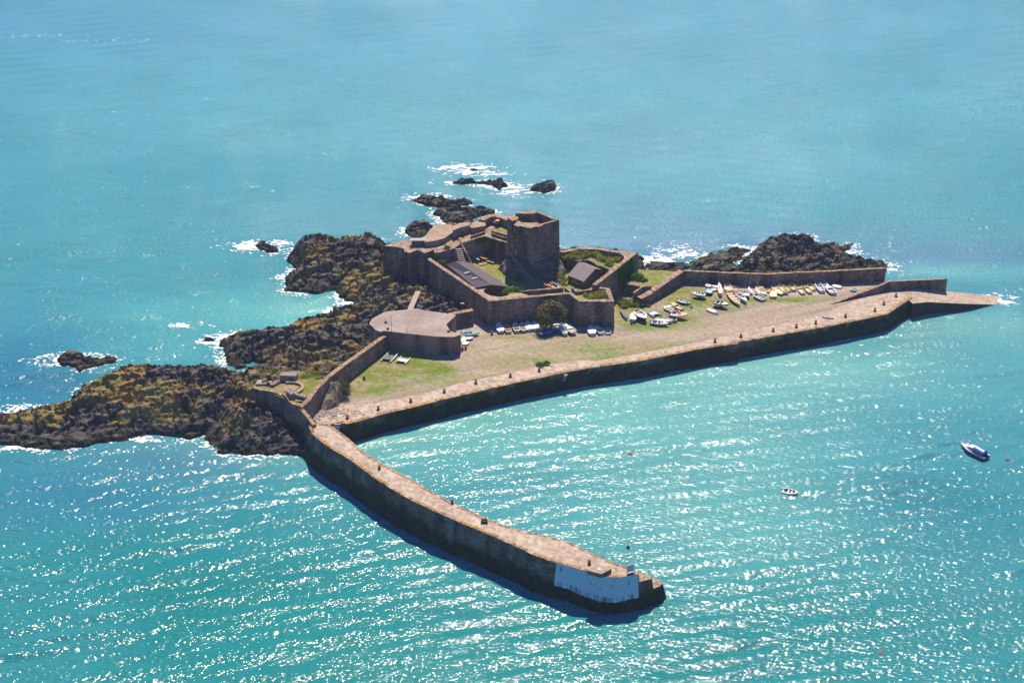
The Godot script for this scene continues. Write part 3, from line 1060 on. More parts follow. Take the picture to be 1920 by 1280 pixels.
func platform() -> void:
	for s in [[740, 680, 11, 8, 1.1], [700, 700, 9, 7, 0.9], [800, 690, 8, 4, 0.9], [690, 725, 12, 5, 0.7], [830, 712, 16, 4, 0.48], [985, 680, 16, 5, 0.5], [1200, 655, 30, 5.0, 0.52], [1150, 676, 10, 3, 0.7], [1000, 630, 12, 2.6, 0.7], [1230, 600, 14, 7, 0.62], [1290, 560, 10, 7, 0.8], [1320, 575, 12, 6, 0.42], [1370, 560, 6, 5, 0.9], [1440, 562, 14, 2.2, 0.75], [1520, 560, 9, 2, 0.5], [1180, 575, 5, 7, 1.0], [1270, 545, 8, 5, 0.9], [1100, 640, 8, 2, 0.4], [650, 735, 5, 4, 0.9], [885, 650, 3, 1.5, 0.5]]:
		var w := W(s[0], s[1], G)
		greens.append([w.x, w.z, s[2], s[3], s[4]])
	var edge := [1711, 558, 1665, 588.4, 1609, 600.4, 1540, 614, 1460, 628, 1385, 641, 1384, 644.5, 1337, 650, 1257, 665, 1200, 676.7, 1097, 691, 1057, 699, 967, 717.5, 900, 733, 830, 749, 771, 764.5, 719, 775.8, 696, 782.7, 677, 788.3, 661, 792.5, 649, 794.2, 640, 793.4, 635, 791]
	var poly := edge.duplicate()
	poly.append_array([600, 800, 575, 770, 620, 706, 722, 626, 850, 580, 900, 545, 1150, 530, 1200, 525, 1281, 520, 1662, 528, 1712, 545])
	var g := slab(self, "boat_park_ground", WL(poly, G), M.ground, ground_col, 0.7)
	tag(g, "sandy boat park with worn tracks and grass patches", "ground", "", "structure")
	var q := thing("quay", "long stone quay wall along the harbour with dark tidal band", "quay")
	wall(q, "quay_wall", WL(edge, G + 0.03), 1.1, -1.0, M.stone, true, 0.15, 0.85, 1.1, 0.06)
	var pav := [1706, 556, 1662, 586, 1609, 598, 1540, 611.5, 1460, 625.5, 1384, 638.5, 1257, 662.5, 1200, 674.2, 1097, 688.5, 1057, 696.5, 967, 715, 900, 730.5, 830, 746.5, 771, 762, 719, 773, 677, 785.5, 649, 791, 630, 789, 600, 792, 588, 785, 612, 770, 650, 760, 700, 755, 760, 744, 800, 736, 870, 716, 940, 703, 990, 690, 1040, 681, 1090, 674, 1115, 677, 1190, 664, 1300, 643, 1380, 625, 1450, 610, 1520, 597, 1570, 577, 1640, 550, 1690, 548]
	slab(q, "paving", WL(pav, G + 0.012), M.paving, paving_col, 0.8)
	# steps let into the quay face
	var st := MB.new()
	for k in 5:
		var a := W(1061 - k * 0.9, 699.4, G)
		st.box(Vector3(a.x, G - 0.3 - k * 0.36, a.z + 0.30 + 0.06 * k), Vector3(0.7, 0.10, 0.5), 0.17, Color(0.5, 0.44, 0.4))
	obj("steps", st, M.concrete, q)
	var st2 := MB.new()
	for k in 8:
		var a := W(635, 792, G)
		st2.box(a + Vector3(-0.3 - 0.12 * k, -0.3 - k * 0.45, 0.5 + 0.42 * k), Vector3(1.5, 0.45, 0.5), 0.2, Color(0.46, 0.4, 0.36))
	obj("steps", st2, M.concrete, q)
	# slipway
	var sl := thing("slipway", "pinkish stone slipway running down into the sea", "slipway")
	var top := [[1690, 549, 4.42], [1712, 569, 4.2], [1740, 566, 3.6], [1800, 569, 2.2], [1885, 571.5, -0.5], [1893, 557, -0.5], [1800, 548.5, 2.6], [1720, 540, 4.42]]
	var tp := []
	for t in top: tp.append(W(t[0], t[1], t[2]))
	var mb := MB.new()
	var near := [tp[1], tp[2], tp[3], tp[4]]
	var farr := [tp[0], tp[7], tp[6], tp[5]]
	for k in 3:
		for m in 14:
			for r in 6:
				var c := []
				for uv in [[m, r], [m + 1, r], [m + 1, r + 1], [m, r + 1]]:
					var a: Vector3 = near[k].lerp(near[k + 1], uv[0] / 14.0)
					var b: Vector3 = farr[k].lerp(farr[k + 1], uv[0] / 14.0)
					c.append(a.lerp(b, uv[1] / 6.0))
				mb.quad4(c[0], c[1], c[2], c[3], paving_col(c[0]), paving_col(c[1]), paving_col(c[2]), paving_col(c[3]))
		var a0: Vector3 = near[k]
		var a1: Vector3 = near[k + 1]
		mb.quad(a0, a1, Vector3(a1.x, -1.5, a1.z), Vector3(a0.x, -1.5, a0.z), Color(0.07, 0.055, 0.045))
	obj("ramp", mb, M.paving, sl)
	# walls round the boat park
	var wa := thing("boundary_wall", "long reddish stone wall behind the row of boats", "wall")
	var pts := [W(1662, 503, 8.2), W(1560, 508.5, 8.0), W(1440, 514, 7.7), W(1360, 511.5, 7.8), W(1283, 508, 7.9)]
	wall(wa, "masonry", pts, 0.8, 3.0, M.stone, false, 0.04, 0.35)
	var wb := thing("boundary_wall", "stone wall climbing beside the slipway, end tapering to ground", "wall")
	wall(wb, "masonry", [W(1777, 523.2, 6.7), W(1670, 527.6, 6.9), W(1639, 540.6, 6.0), W(1600, 555.5, 5.2), W(1560, 570.2, 4.5)], 0.7, 1.0, M.stone, false, 0.03, 0.0, 1.0)
	var wc := thing("retaining_wall", "curved broad-topped wall holding up the grass bank", "wall")
	wall(wc, "masonry", [W(1283, 508.5, 7.8), W(1262, 522, 7.7), W(1240, 538, 7.3), W(1218, 553, 7.0), W(1203, 560, 6.6)], 1.8, 3.5, M.stone, false, 0.05, 0.0, 0.9)
	tag(slab(self, "grass_bank", WL([1199, 505.5, 1283, 509, 1262, 522.5, 1240, 537, 1224, 546, 1218, 540, 1196, 536, 1172, 532, 1160, 524, 1190, 500], 7.2), M.ground, grass_col, 0.9, 0.25), "dry grass bank outside the fort's ivy wall", "ground", "", "structure")
	wall(wc, "masonry", [W(1224, 546, 7.3), W(1218, 540, 7.3), W(1196, 536, 7.3), W(1172, 532, 7.3)], 0.6, 3.5, M.stone, false, 0.02)
	var wl := thing("low_wall", "low curved kerb wall behind the brambles", "wall")
	wall(wl, "masonry", [W(1204, 562.5, 5.6), W(1192, 562.5, 5.3), W(1176, 560, 5.2), W(1160, 557, 5.2)], 0.5, 3.8, M.stone, false, 0.0)
	var wd := thing("stub_wall", "low roofless stone pen on the grass bank", "wall")
	wall(wd, "masonry", [W(1222, 536, 8.0), W(1206, 537, 8.2), W(1190, 549, 7.6)], 0.5, 5.0, M.stone, false, 0.0)
	var we := thing("boundary_wall", "tall sloping stone wall between blockhouse and pier", "wall")
	wall(we, "masonry", [W(724, 630, 8.2), W(690, 655, 8.4), W(650, 683, 8.8), W(620, 705.6, 9.2), W(596, 729, 9.2), W(580, 752, 8.8), W(566, 763, 8.6), W(546, 757, 8.8)], 1.2, 3.0, M.stone, false, 0.05, 0.35, 1.1)

func pier() -> void:
	var t := thing("pier", "curved stone pier with pale deck and weedy outer wall", "pier")
	var outer := [578.7, 800, 585, 814, 597, 824, 610, 833.7, 626, 844, 654, 860, 700, 894.5, 747, 924.5, 794, 948.7, 865, 980.5, 900, 994.8, 960, 1021, 1000, 1040, 1043, 1055, 1098, 1070, 1128, 1079.5, 1143, 1082.5, 1160, 1082, 1173, 1080, 1196, 1076]
	var inner := [1196, 1069, 1165, 1059, 1133, 1047, 1098, 1031, 1068, 1016, 1019, 1002.5, 979, 994, 940, 983, 911, 971, 848, 942.5, 794, 912, 759, 891, 724, 873.5, 682, 848, 654, 822, 630, 804.5, 617, 795, 584.6, 792.8]
	var poly := outer.duplicate()
	poly.append_array(inner)
	var top := WL(poly, PIER)
	prism(t, "body", top, -1.0, M.stone, true, 0.2, 0.0, 1.0)
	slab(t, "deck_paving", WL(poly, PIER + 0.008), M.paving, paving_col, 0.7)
	var o2 := WL(outer, PIER + 0.05)
	o2.reverse()
	wall(t, "coping", o2, 0.75, PIER - 0.5, M.stone, false, 0.0, 0.95, 0.9, 0.07)
	var i2 := WL(inner, PIER + 0.05)
	i2.reverse()
	wall(t, "coping", i2, 0.6, PIER - 0.5, M.stone, false, 0.0, 0.6, 0.9, 0.07)
	# the two lower steps of the pier head
	prism(t, "head_step", WL([1189, 1092.5, 1222.5, 1085, 1220, 1079, 1190, 1070], 5.25), -1.0, M.stone, true, 0.17)
	prism(t, "head_step", WL([1196, 1110, 1225, 1103.7, 1237, 1098.5, 1243.5, 1093, 1240, 1088, 1215, 1080, 1190, 1082], 3.2), -1.0, M.stone, true, 0.2)
	# white paint on the outer face, the blue of its skylit shade tinted in
	var mb := MB.new()
	var wl := WL([1043.5, 1055.3, 1070, 1062.6, 1098, 1070.2, 1128, 1079.8, 1143, 1082.8, 1160, 1082.3, 1173, 1080.2, 1196, 1076.2], PIER)
	var low := [2.7, 2.7, 2.3, 2.2, 2.3, 2.35, 2.5, 2.6]
	var outs := []
	for i in wl.size():
		var d: Vector3 = (wl[mini(i + 1, wl.size() - 1)] - wl[maxi(i - 1, 0)]).normalized()
		outs.append(Vector3(-d.z, 0, d.x))
	for i in wl.size() - 1:
		for k in 12:
			var cs := []
			for e in [k / 12.0, (k + 1) / 12.0]:
				var p: Vector3 = wl[i].lerp(wl[i + 1], e)
				var out: Vector3 = outs[i].lerp(outs[i + 1], e)
				var yl: float = lerpf(low[i], low[i + 1], e) + 0.25 * n_fine.get_noise_2d(p.x * 9.0, p.z * 9.0)
				var col := []
				for j in 13:
					var y := lerpf(PIER + 0.02, yl, j / 12.0)
					var q := Vector3(p.x, y, p.z) + out * (0.08 + 0.2 * (PIER - y))
					var st := n_fine.get_noise_2d((p.x + p.z) * 9.0, y * 2.2 + 5.0)
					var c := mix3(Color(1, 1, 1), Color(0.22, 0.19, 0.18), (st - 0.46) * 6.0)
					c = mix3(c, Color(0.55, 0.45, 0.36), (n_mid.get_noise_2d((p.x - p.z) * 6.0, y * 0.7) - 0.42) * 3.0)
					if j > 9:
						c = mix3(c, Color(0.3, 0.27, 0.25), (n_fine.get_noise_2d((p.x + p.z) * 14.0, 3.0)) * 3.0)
					col.append([q, c])
				cs.append(col)
			for j in 12:
				mb.quad4(cs[0][j][0], cs[1][j][0], cs[1][j + 1][0], cs[0][j + 1][0], cs[0][j][1], cs[1][j][1], cs[1][j + 1][1], cs[0][j + 1][1])
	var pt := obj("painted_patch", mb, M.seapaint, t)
	pt.set_meta("label", "white painted patch on the pier head wall, tinted with blue sky shade")
	# parapet at the pier root
	var root := thing("sea_wall", "narrow sea wall joining the pier to the gun battery", "wall")
	wall(root, "masonry", [W(585, 797, 7.7), W(572, 779, 7.9), W(558, 764, 8.2), W(545, 756, 8.6), W(533, 742, 9.0), W(528, 738, 9.0)], 0.9, -0.5, M.stone, true, 0.18, 0.6)
	# concrete box with lid
	var b := thing("concrete_hut", "low concrete box with white disc on the pier head", "hut")
	var bp := WL([1101, 1068.7, 1120.7, 1056.5, 1147, 1065.8, 1128, 1076], 7.95)
	prism(b, "body", bp, PIER, M.concrete, false, 0.0)
	var dm := MB.new()
	var c: Vector3 = (bp[0] + bp[2]) * 0.5
	dm.lathe(c, [0.0, 0.16, 0.3, 0.12, 0.42, 0.0])
	obj("vent_cap", dm, M.white, b)
	# notice board
	var sg := thing("notice_board", "pale board on posts at the painted pier end", "sign")
	var p0 := W(1176, 1075.5, PIER)
	var p1 := W(1189, 1072, PIER)
	var sm := MB.new()
	var md := (p0 + p1) * 0.5 + Vector3(0, 1.05, 0)
	var half := (p1 - p0) * 0.5
	sm.obox(md, half, Vector3(0, 0.75, 0), Vector3(-half.z, 0, half.x).normalized() * 0.04)
	obj("panel", sm, M.pale, sg)
	for e in [p0, p1]:
		var pm := MB.new()
		pm.bar(e + Vector3(0, 0, -0.1), e + Vector3(0, 1.7, -0.1), 0.05)
		obj("post", pm, M.iron, sg)

func fort() -> void:
	var f := thing("fort", "brown stone island fort with angular bastions and terraces", "fort")
	# outer curtain wall with its angular bastion
	var line := [1116, 536, 1143, 540, 1152, 565.3, 1086.5, 565, 1066, 550.7, 917, 564.3, 797, 483]
	wall(f, "curtain_wall", WL(line, 11.2), 1.1, 2.5, M.stone, false, 0.05, 0.0, 1.2, 0.05)
	slab(f, "wall_walk", WL([886, 543.5, 917, 563.5, 1000, 556, 977, 549, 964, 550, 952, 554, 938, 556.5, 921, 554.5, 909, 549.5, 906, 544.5, 911, 541], 11.15), M.concrete, func(p): return stone(p, false, true), 0.8)
	prism(f, "bastion", WL([720, 461, 738, 461.7, 757, 466, 757.6, 471.5, 768, 474, 784, 468, 796, 474.7, 813, 468, 814, 473.5, 824, 473, 840, 468.5, 853, 464.5, 868, 453, 850, 440, 800, 444, 770, 447.5, 735, 455], 12.8), 1.0, M.stone, false, 0.035, 0.0, 1.0)
	prism(f, "battery_terrace", WL([866, 455.5, 907.5, 442.5, 950.6, 454.7, 985, 450, 985, 424, 955, 416, 930, 410, 900, 416, 880, 428, 855, 440], 13.2), 1.0, M.stone, false, 0.02, 0.0, 1.0)
	slab(f, "battery_grass", WL([925, 428, 940, 424, 952, 428, 952, 433, 932, 434], 13.22), M.ground, grass_col, 0.8)
	wall(f, "battery_parapet", [W(897, 411, 15.4), W(908, 404.5, 15.4), W(918, 401.6, 15.4), W(930, 401.2, 15.4), W(940, 402.8, 15.4), W(951, 406.5, 15.4), W(978, 417, 15.4)], 1.9, 1.0, M.stone, false, 0.02, 0.0, 1.0)
	# casemates of the upper battery, flat concrete roofs
	prism(f, "casemate", WL([796.6, 453.5, 818, 450.7, 833, 446.3, 846, 437, 855, 434.2, 848.6, 431.5, 848, 421.5, 832, 419.5, 818, 420.5, 806, 430, 799, 440, 790, 446], 14.4), 1.0, M.concrete, false, 0.02, 0.0, 1.0)
	prism(f, "casemate", WL([849, 432, 860, 427.2, 879.6, 422.4, 882, 416, 862, 418, 849, 423], 15.5), 1.0, M.concrete, false, 0.0, 0.0, 1.0)
	prism(f, "casemate", WL([880, 425.3, 885.8, 427.5, 910.4, 422.8, 909, 409, 897, 411.2, 884, 418], 14.9), 1.0, M.concrete, false, 0.0, 0.0, 1.0)
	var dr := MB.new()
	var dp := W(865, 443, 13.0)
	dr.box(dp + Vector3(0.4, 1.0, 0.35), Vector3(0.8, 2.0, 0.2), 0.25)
	obj("casemate_door", dr, M.timber, f)  # dark box paints the shade of the door opening
	# low walls round the ramp beside the tower
	wall(f, "ramp_wall", [W(951.5, 440.5, 14.2), W(921, 432.8, 14.2)], 0.35, 12.5, M.stone, false, 0.0)
	wall(f, "ramp_wall", [W(951.5, 446.5, 14.0), W(922, 437.5, 14.0)], 0.3, 12.5, M.stone, false, 0.0)
	wall(f, "ramp_wall", [W(910, 434, 13.9), W(884, 442.5, 13.9)], 0.35, 12.5, M.stone, false, 0.0)
	# courtyard
	slab(f, "courtyard", WL([800, 500, 870, 470, 960, 470, 1060, 480, 1150, 505, 1128, 545, 1066, 556, 917, 570], YARD), M.ground, grass_col, 0.9, 0.2)
	# stairs from the yard to the upper battery
	var sa := W(854, 466, 12.75)
	var sb := W(865.5, 465.2, 12.75)
	var dir := Vector3(0.28, 0, 0.96)
	for k in 15:
		var sm := MB.new()
		var mid := (sa + sb) * 0.5 + dir * (0.5 * k + 0.25)
		var yt := 12.72 - 0.32 * k
		sm.box(Vector3(mid.x, (yt + YARD) * 0.5, mid.z), Vector3(1.75, yt - YARD, 0.5), 0.28, Color(0.44, 0.36, 0.30))
		obj("stair", sm, M.concrete, f)
	wall(f, "stair_wall", [W(884.5, 494, 9.5), W(874, 475, 12.0), W(863.5, 456.5, 13.6)], 0.35, 6.5, M.stone, false, 0.0)
	# north east terrace, a sunken garden behind a parapet
	wall(f, "terrace_wall", WL([1046, 468, 1056, 469.8, 1085.3, 463, 1122, 464.5, 1153.7, 469.5, 1196.5, 473, 1118, 535], 12.3), 1.2, 2.5, M.stone, false, 0.04, 0.0, 1.2)
	prism(f, "terrace_corner", WL([1196, 473.5, 1150, 470, 1128, 471.5, 1135, 470.8, 1146, 471, 1156, 473, 1166, 477, 1171, 481.5, 1168, 488, 1172, 492], 12.26), 8.0, M.stone, false, 0.0, 0.0, 0.9)
	prism(f, "terrace", WL([1046, 478, 1060, 484, 1079, 489.4, 1092, 488, 1104, 487.5, 1112, 491, 1120, 497.5, 1133, 500, 1144.4, 507, 1150, 512, 1190, 482, 1160, 478, 1125, 476, 1085, 473, 1056, 478], 10.6), 5.0, M.stone, false, 0.0, 0.0, 1.0)
	slab(f, "terrace_grass", WL([1052, 480, 1062, 483.4, 1080, 488, 1106, 486.5, 1122, 496.5, 1145, 505.5, 1150, 508, 1186, 481, 1160, 479, 1125, 477, 1085, 474, 1056, 478], 10.62), M.ground, grass_col, 0.8)
	# sunken strip and low inner walls above the gate front
	slab(f, "rampart_grass", WL([970, 549.5, 1060, 541.5, 1068, 549.5, 1088, 563.2, 1149, 563.5, 1141, 542, 1115, 540, 1080, 547, 1066, 549, 1000, 556], 10.3), M.ground, grass_col, 0.8, 0.15)
	wall(f, "inner_wall", [W(1056.5, 539.3, 11.4), W(975, 546.6, 11.4)], 0.5, YARD, M.stone, false, 0.0)
	wall(f, "inner_wall", [W(1111, 543, 11.2), W(1080, 546.7, 11.2), W(1071, 538, 11.2)], 0.5, YARD, M.stone, false, 0.0)
	wall(f, "inner_wall", [W(1070, 547.5, 11.1), W(1058, 538.5, 11.1)], 0.5, YARD, M.stone, false, 0.0)
	# openings in the outer faces; the gate is a dark box painting its shade
	var door := MB.new()
	var gp := W(917.5, 608, G)
	door.box(gp + Vector3(0.2, 1.6, -0.05), Vector3(1.0, 3.2, 0.5), -0.24)
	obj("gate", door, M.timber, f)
	var wa := W(738, 461.7, 12.8)
	var wb := W(757, 466, 12.8)
	var fd := (wb - wa).normalized()
	var fo := Vector3(-fd.z, 0, fd.x)
	var win := MB.new()
	var wc := wa.lerp(wb, 0.64) + Vector3(0, -1.25, 0) + fo * 0.06
	win.obox(wc, fd * 0.42, Vector3(0, 0.55, 0), fo * 0.05)
	var fr := obj("window_frame", win, M.pale, f)
	var gl := MB.new()
	for s in [-1.0, 1.0]:
		gl.obox(wc + fd * 0.19 * s + fo * 0.05, fd * 0.14, Vector3(0, 0.42, 0), fo * 0.015)
	obj("pane", gl, M.glass, fr)
	var ld := MB.new()
	ld.obox(wa.lerp(wb, 0.6) + Vector3(0, -2.35, 0) + fo * 0.2, fd * 1.6, Vector3(0, 0.12, 0), fo * 0.25, Color(0.5, 0.42, 0.36))
	obj("ledge", ld, M.concrete, f)

	# gun shelter on the left bastion
	var gs := thing("gun_shelter", "small flat-roofed blue-grey shelter on the outer bastion", "hut")
	prism(gs, "walls", WL([771.5, 450.3, 796.5, 450.3, 797, 447.5, 773, 447.6], 14.35), 12.7, M.concrete, false, 0.0)
	var rf := MB.new()
	var rc: Vector3 = (W(771, 450.5, 14.45) + W(797, 447.3, 14.45)) * 0.5
	rf.box(rc, Vector3(4.4, 0.14, 2.0), 0.0)
	obj("roof", rf, paint("grey"), gs)

	tower()
	# long shed
	var sh := thing("long_shed", "long low shed with dark felt roof and two skylights", "shed")
	var e0 := W(836.5, 495, 10.4)
	var e1 := W(892, 540, 10.4)
	var r0 := W(854, 489.4, 12.0)
	var r1 := W(922, 534, 12.0)
	var s0 := W(882, 492, 10.4)
	var s1 := W(955.6, 538, 10.4)
	var lf := MB.new()
	lf.quad(e0, e1, r1, r0)
	var slope_l := obj("roof_slope", lf, M.roof, sh)
	var rt := MB.new()
	rt.quad(r0, r1, s1, s0)
	obj("roof_slope", rt, M.roof, sh)
	var wl := MB.new()
	for pr in [[e0, e1], [s1, s0], [e1, s1], [s0, e0]]:
		var a: Vector3 = pr[0]
		var b: Vector3 = pr[1]
		var ce := (e0 + e1 + s0 + s1) * 0.25
		a = a.lerp(ce, 0.04)
		b = b.lerp(ce, 0.04)
		a.y -= 0.05; b.y -= 0.05
		wl.quad(a, b, Vector3(b.x, YARD, b.z), Vector3(a.x, YARD, a.z), Color(0.30, 0.17, 0.13))
	var ga := e1.lerp(s1, 0.04)
	wl.tri(ga, e1.lerp(s1, 0.96), r1 + Vector3(-0.1, -0.08, -0.2), Color(0.33, 0.14, 0.10))
	obj("walls", wl, M.concrete, sh)
	var bg := MB.new()
	for pr in [[e1, r1], [r1, s1]]:
		bg.bar(pr[0], pr[1], 0.09)
	obj("bargeboard", bg, M.dark, sh)
	for t in [0.45, 0.68]:
		var k := MB.new()
		var c := e0.lerp(e1, t).lerp(r0.lerp(r1, t), 0.62) + Vector3(0, 0.06, 0)
		k.obox(c, (r0.lerp(r1, t) - e0.lerp(e1, t)).normalized() * 0.85, Vector3(0, 0.05, 0), (e1 - e0).normalized() * 0.28)
		obj("skylight", k, M.pale, slope_l)
	# stone hut in the yard
	var hu := thing("stone_hut", "small stone hut with pitched slab roof in the yard", "hut")
	var ha := W(1085.3, 490.9, 11.4)
	var hb := W(1116.6, 503.8, 11.4)
	var hc := W(1094.7, 528, 9.6)
	var hd := W(1064, 515.9, 9.6)
	var rm := MB.new()
	rm.quad(ha, hb, hc, hd)
	var back := (hb - hc) * Vector3(1, 0, 1) * 0.55
	rm.quad(ha, hb, hb + back + Vector3(0, -1.2, 0), ha + back + Vector3(0, -1.2, 0))
	obj("roof", rm, M.slate, hu)
	var hw := MB.new()
	var cc := (ha + hb + hc + hd) * 0.25
	var q := []
	for p in [hd, hc, hb, hb + back, ha + back]:
		var v: Vector3 = p
		v = v + (cc - v) * Vector3(0.05, 0, 0.05)
		q.append(v)
	q[3].y -= 1.3; q[4].y -= 1.3
	for k in 5:
		var a: Vector3 = q[k]
		var b: Vector3 = q[(k + 1) % 5]
		a.y -= 0.08; b.y -= 0.08
		hw.quad4(a, b, Vector3(b.x, 6.5, b.z), Vector3(a.x, 6.5, a.z), stone(a, false, false), stone(b, false, false), stone(b * 0.9, false, false), stone(a * 0.9, false, false))
	obj("walls", hw, M.stone, hu)

func tower() -> void:
	var t := thing("tower", "square stone keep with battered parapet on a rock mound", "tower")
	var F := W(996, 427, 22.0)
	var L := W(951.5, 407.5, 22.0)
	var R := W(1048.4, 412.5, 22.0)
	var B := L + R - F
	var pts := [F, R, B, L]
	# body: four faces with rows, slightly battered, open at the top behind a parapet
	var mb := MB.new()
	var ce := (F + B) * 0.5
	var y0 := 9.6
	for i in 4:
		var a: Vector3 = pts[i]
		var b: Vector3 = pts[(i + 1) % 4]
		var nn := 9
		for k in nn:
			for r in 14:
				var c := []
				for uv in [[k, r], [k + 1, r], [k + 1, r + 1], [k, r + 1]]:
					var p := a.lerp(b, uv[0] / float(nn))
					var y := lerpf(22.0, y0, uv[1] / 14.0)
					var o := (p - ce) * Vector3(1, 0, 1)
					p = ce + o * (1.0 + 0.004 * (22.0 - y))
					p.y = y
					if uv[1] == 0:
						p.y += 0.22 * n_fine.get_noise_2d(p.x * 9.0, p.z * 9.0)
					c.append(p)
				mb.quad4(c[0], c[1], c[2], c[3], stone(c[0], false, false), stone(c[1], false, false), stone(c[2], false, false), stone(c[3], false, false))
	obj("walls", mb, M.stone, t)
	# parapet tops and inner faces
	var pm := MB.new()
	for i in 4:
		var a: Vector3 = pts[i]
		var b: Vector3 = pts[(i + 1) % 4]
		var w := 0.16
		var ia := a.lerp(ce, w)
		var ib := b.lerp(ce, w)
		ia.y = a.y; ib.y = b.y
		for k in 8:
			var p := a.lerp(b, k / 8.0)
			var q := a.lerp(b, (k + 1) / 8.0)
			var ip := ia.lerp(ib, k / 8.0)
			var iq := ia.lerp(ib, (k + 1) / 8.0)
			var e := 0.04 if k % 2 == 0 else -0.02
			var up := Vector3(0, e, 0)
			pm.quad4(p + up, q + up, iq + up, ip + up, stone(p, false, true), stone(q, false, true), stone(iq, false, true), stone(ip, false, true))
			pm.quad4(ip + up, iq + up, Vector3(iq.x, 19.6, iq.z), Vector3(ip.x, 19.6, ip.z), stone(ip, false, false), stone(iq, false, false), stone(iq, false, false), stone(ip, false, false))
	obj("parapet", pm, M.stone, t)
	var fm := MB.new()
	fm.quad(F + Vector3(0, -2.4, 0), R + Vector3(0, -2.4, 0), B + Vector3(0, -2.4, 0), L + Vector3(0, -2.4, 0), Color(0.34, 0.28, 0.24))
	obj("roof_floor", fm, M.concrete, t)
	# raised gun turret pieces on the roof
	prism(t, "roof_turret", WL([966.5, 399.8, 980, 400.2, 1000, 400.2, 1008.5, 397.8, 1003, 395.2, 985, 395, 970, 397], 23.1), 19.5, M.stone, false, 0.0, 0.0, 0.8)
	prism(t, "parapet_merlon", WL([951.7, 407.6, 961, 414.3, 973, 409, 968, 402.5, 958, 401], 22.35), 19.5, M.stone, false, 0.0, 0.0, 0.8)
	prism(t, "parapet_merlon", WL([963, 421.5, 973, 424.7, 976, 423.5, 993, 427.5, 1005, 424.5, 1009, 425.5, 1018, 422.5, 1010, 420.5, 1008, 416.5, 1000, 417.5, 976, 417, 968, 416.5], 22.2), 20.0, M.stone, false, 0.0, 0.0, 0.8)
	# door and slits on the two faces seen, dark boxes painting their shade
	var fd := (L - F).normalized()
	var fo := Vector3(fd.z, 0, -fd.x)
	if fo.z < 0.0: fo = -fo
	var at := F.lerp(L, 0.58)
	var dm := MB.new()
	dm.obox(Vector3(at.x, 13.9, at.z) + fo * 0.28, fd * 0.42, Vector3(0, 1.0, 0), fo * 0.10)
	var door := obj("doorway_shade", dm, M.timber, t)
	var dl := MB.new()
	dl.obox(Vector3(at.x, 13.6, at.z) + fo * 0.40 - fd * 0.12, fd * 0.2, Vector3(0, 0.65, 0), fo * 0.03)
	obj("door_leaf", dl, M.pale, door)
	for s in [[0.72, 19.2], [0.3, 17.5]]:
		var sm := MB.new()
		var p := F.lerp(L, s[0])
		sm.obox(Vector3(p.x, s[1], p.z) + fo * 0.03, fd * 0.2, Vector3(0, 0.3, 0), fo * 0.05)
		obj("loophole_shade", sm, M.timber, t)
	var gd := (R - F).normalized()
	var go := Vector3(-gd.z, 0, gd.x)
	for s in [[0.25, 18.4, 0.16, 1.0], [0.62, 17.6, 0.2, 0.25]]:
		var sm := MB.new()
		var p := F.lerp(R, s[0])
		sm.obox(Vector3(p.x, s[1], p.z) + go * 0.06, gd * s[2], Vector3(0, s[3], 0), go * 0.05)
		obj("loophole_shade", sm, M.timber, t)
	# rock mound under the tower
	var mm := MB.new()
	var rings := 12
	var seg := 56
	var pos := []
	for r in rings + 1:
		var row := []
		for k in seg:
			var a := TAU * k / seg
			var tt := float(r) / rings
			var rad := lerpf(5.6, 9.0, tt) * (1.0 + 0.05 * sin(a * 4.0))
			var p := Vector3(ce.x + cos(a) * rad, lerpf(12.0, YARD - 0.4, pow(tt, 0.9)), ce.z + sin(a) * rad)
			var nz := n_ridge.get_noise_3d(p.x * 0.9, p.y * 0.9, p.z * 0.9)
			p += Vector3(cos(a), 0.5, sin(a)) * (nz * 1.1 + 0.5 * n_fine.get_noise_3d(p.x * 2.0, p.y * 2.0, p.z * 2.0)) * (0.25 if r == 0 else 1.0)
			row.append(p)
		pos.append(row)
	for r in rings:
		for k in seg:
			var k2 := (k + 1) % seg
			var c := []
			for p in [pos[r][k], pos[r][k2], pos[r + 1][k2], pos[r + 1][k]]:
				var f := n_fine.get_noise_3d(p.x * 2.5, p.y * 2.5, p.z * 2.5)
				c.append(mix3(mix3(Color(0.13, 0.105, 0.09), Color(0.20, 0.16, 0.14), 0.5 + 2.0 * f), Color(0.09, 0.10, 0.035), 0.3 - 1.6 * f))
			mm.quad4(pos[r][k], pos[r][k2], pos[r + 1][k2], pos[r + 1][k], c[0], c[1], c[2], c[3])
	for k in seg:
		mm.tri(pos[0][k], pos[0][(k + 1) % seg], Vector3(ce.x, 12.2, ce.z), Color(0.15, 0.12, 0.1))
	tag(obj("rock_mound", mm, M.rock), "dark steep rock mound carrying the square keep", "rock", "", "structure")
	# outside stair from the yard to the tower door
	var s := thing("outer_stair", "straight stone stair climbing the mound to the keep door", "stair")
	var top := Vector3(at.x, 12.6, at.z) + fo * 0.9
	var foot := W(1010, 537, YARD + 0.5)
	var hd := Vector3(foot.x - top.x, 0, foot.z - top.z)
	var run := hd.length()
	hd = hd.normalized()
	var nst := 22
	for k in nst:
		var y := lerpf(12.5, YARD + 0.2, float(k) / (nst - 1))
		var p := top + hd * (run * (k + 0.5) / nst)
		var sm := MB.new()
		sm.box(Vector3(p.x, (y + YARD) * 0.5, p.z), Vector3(run / nst, y - YARD + 0.1, 1.3), atan2(-hd.z, hd.x), Color(0.24, 0.2, 0.18))
		obj("stair", sm, M.concrete, s)

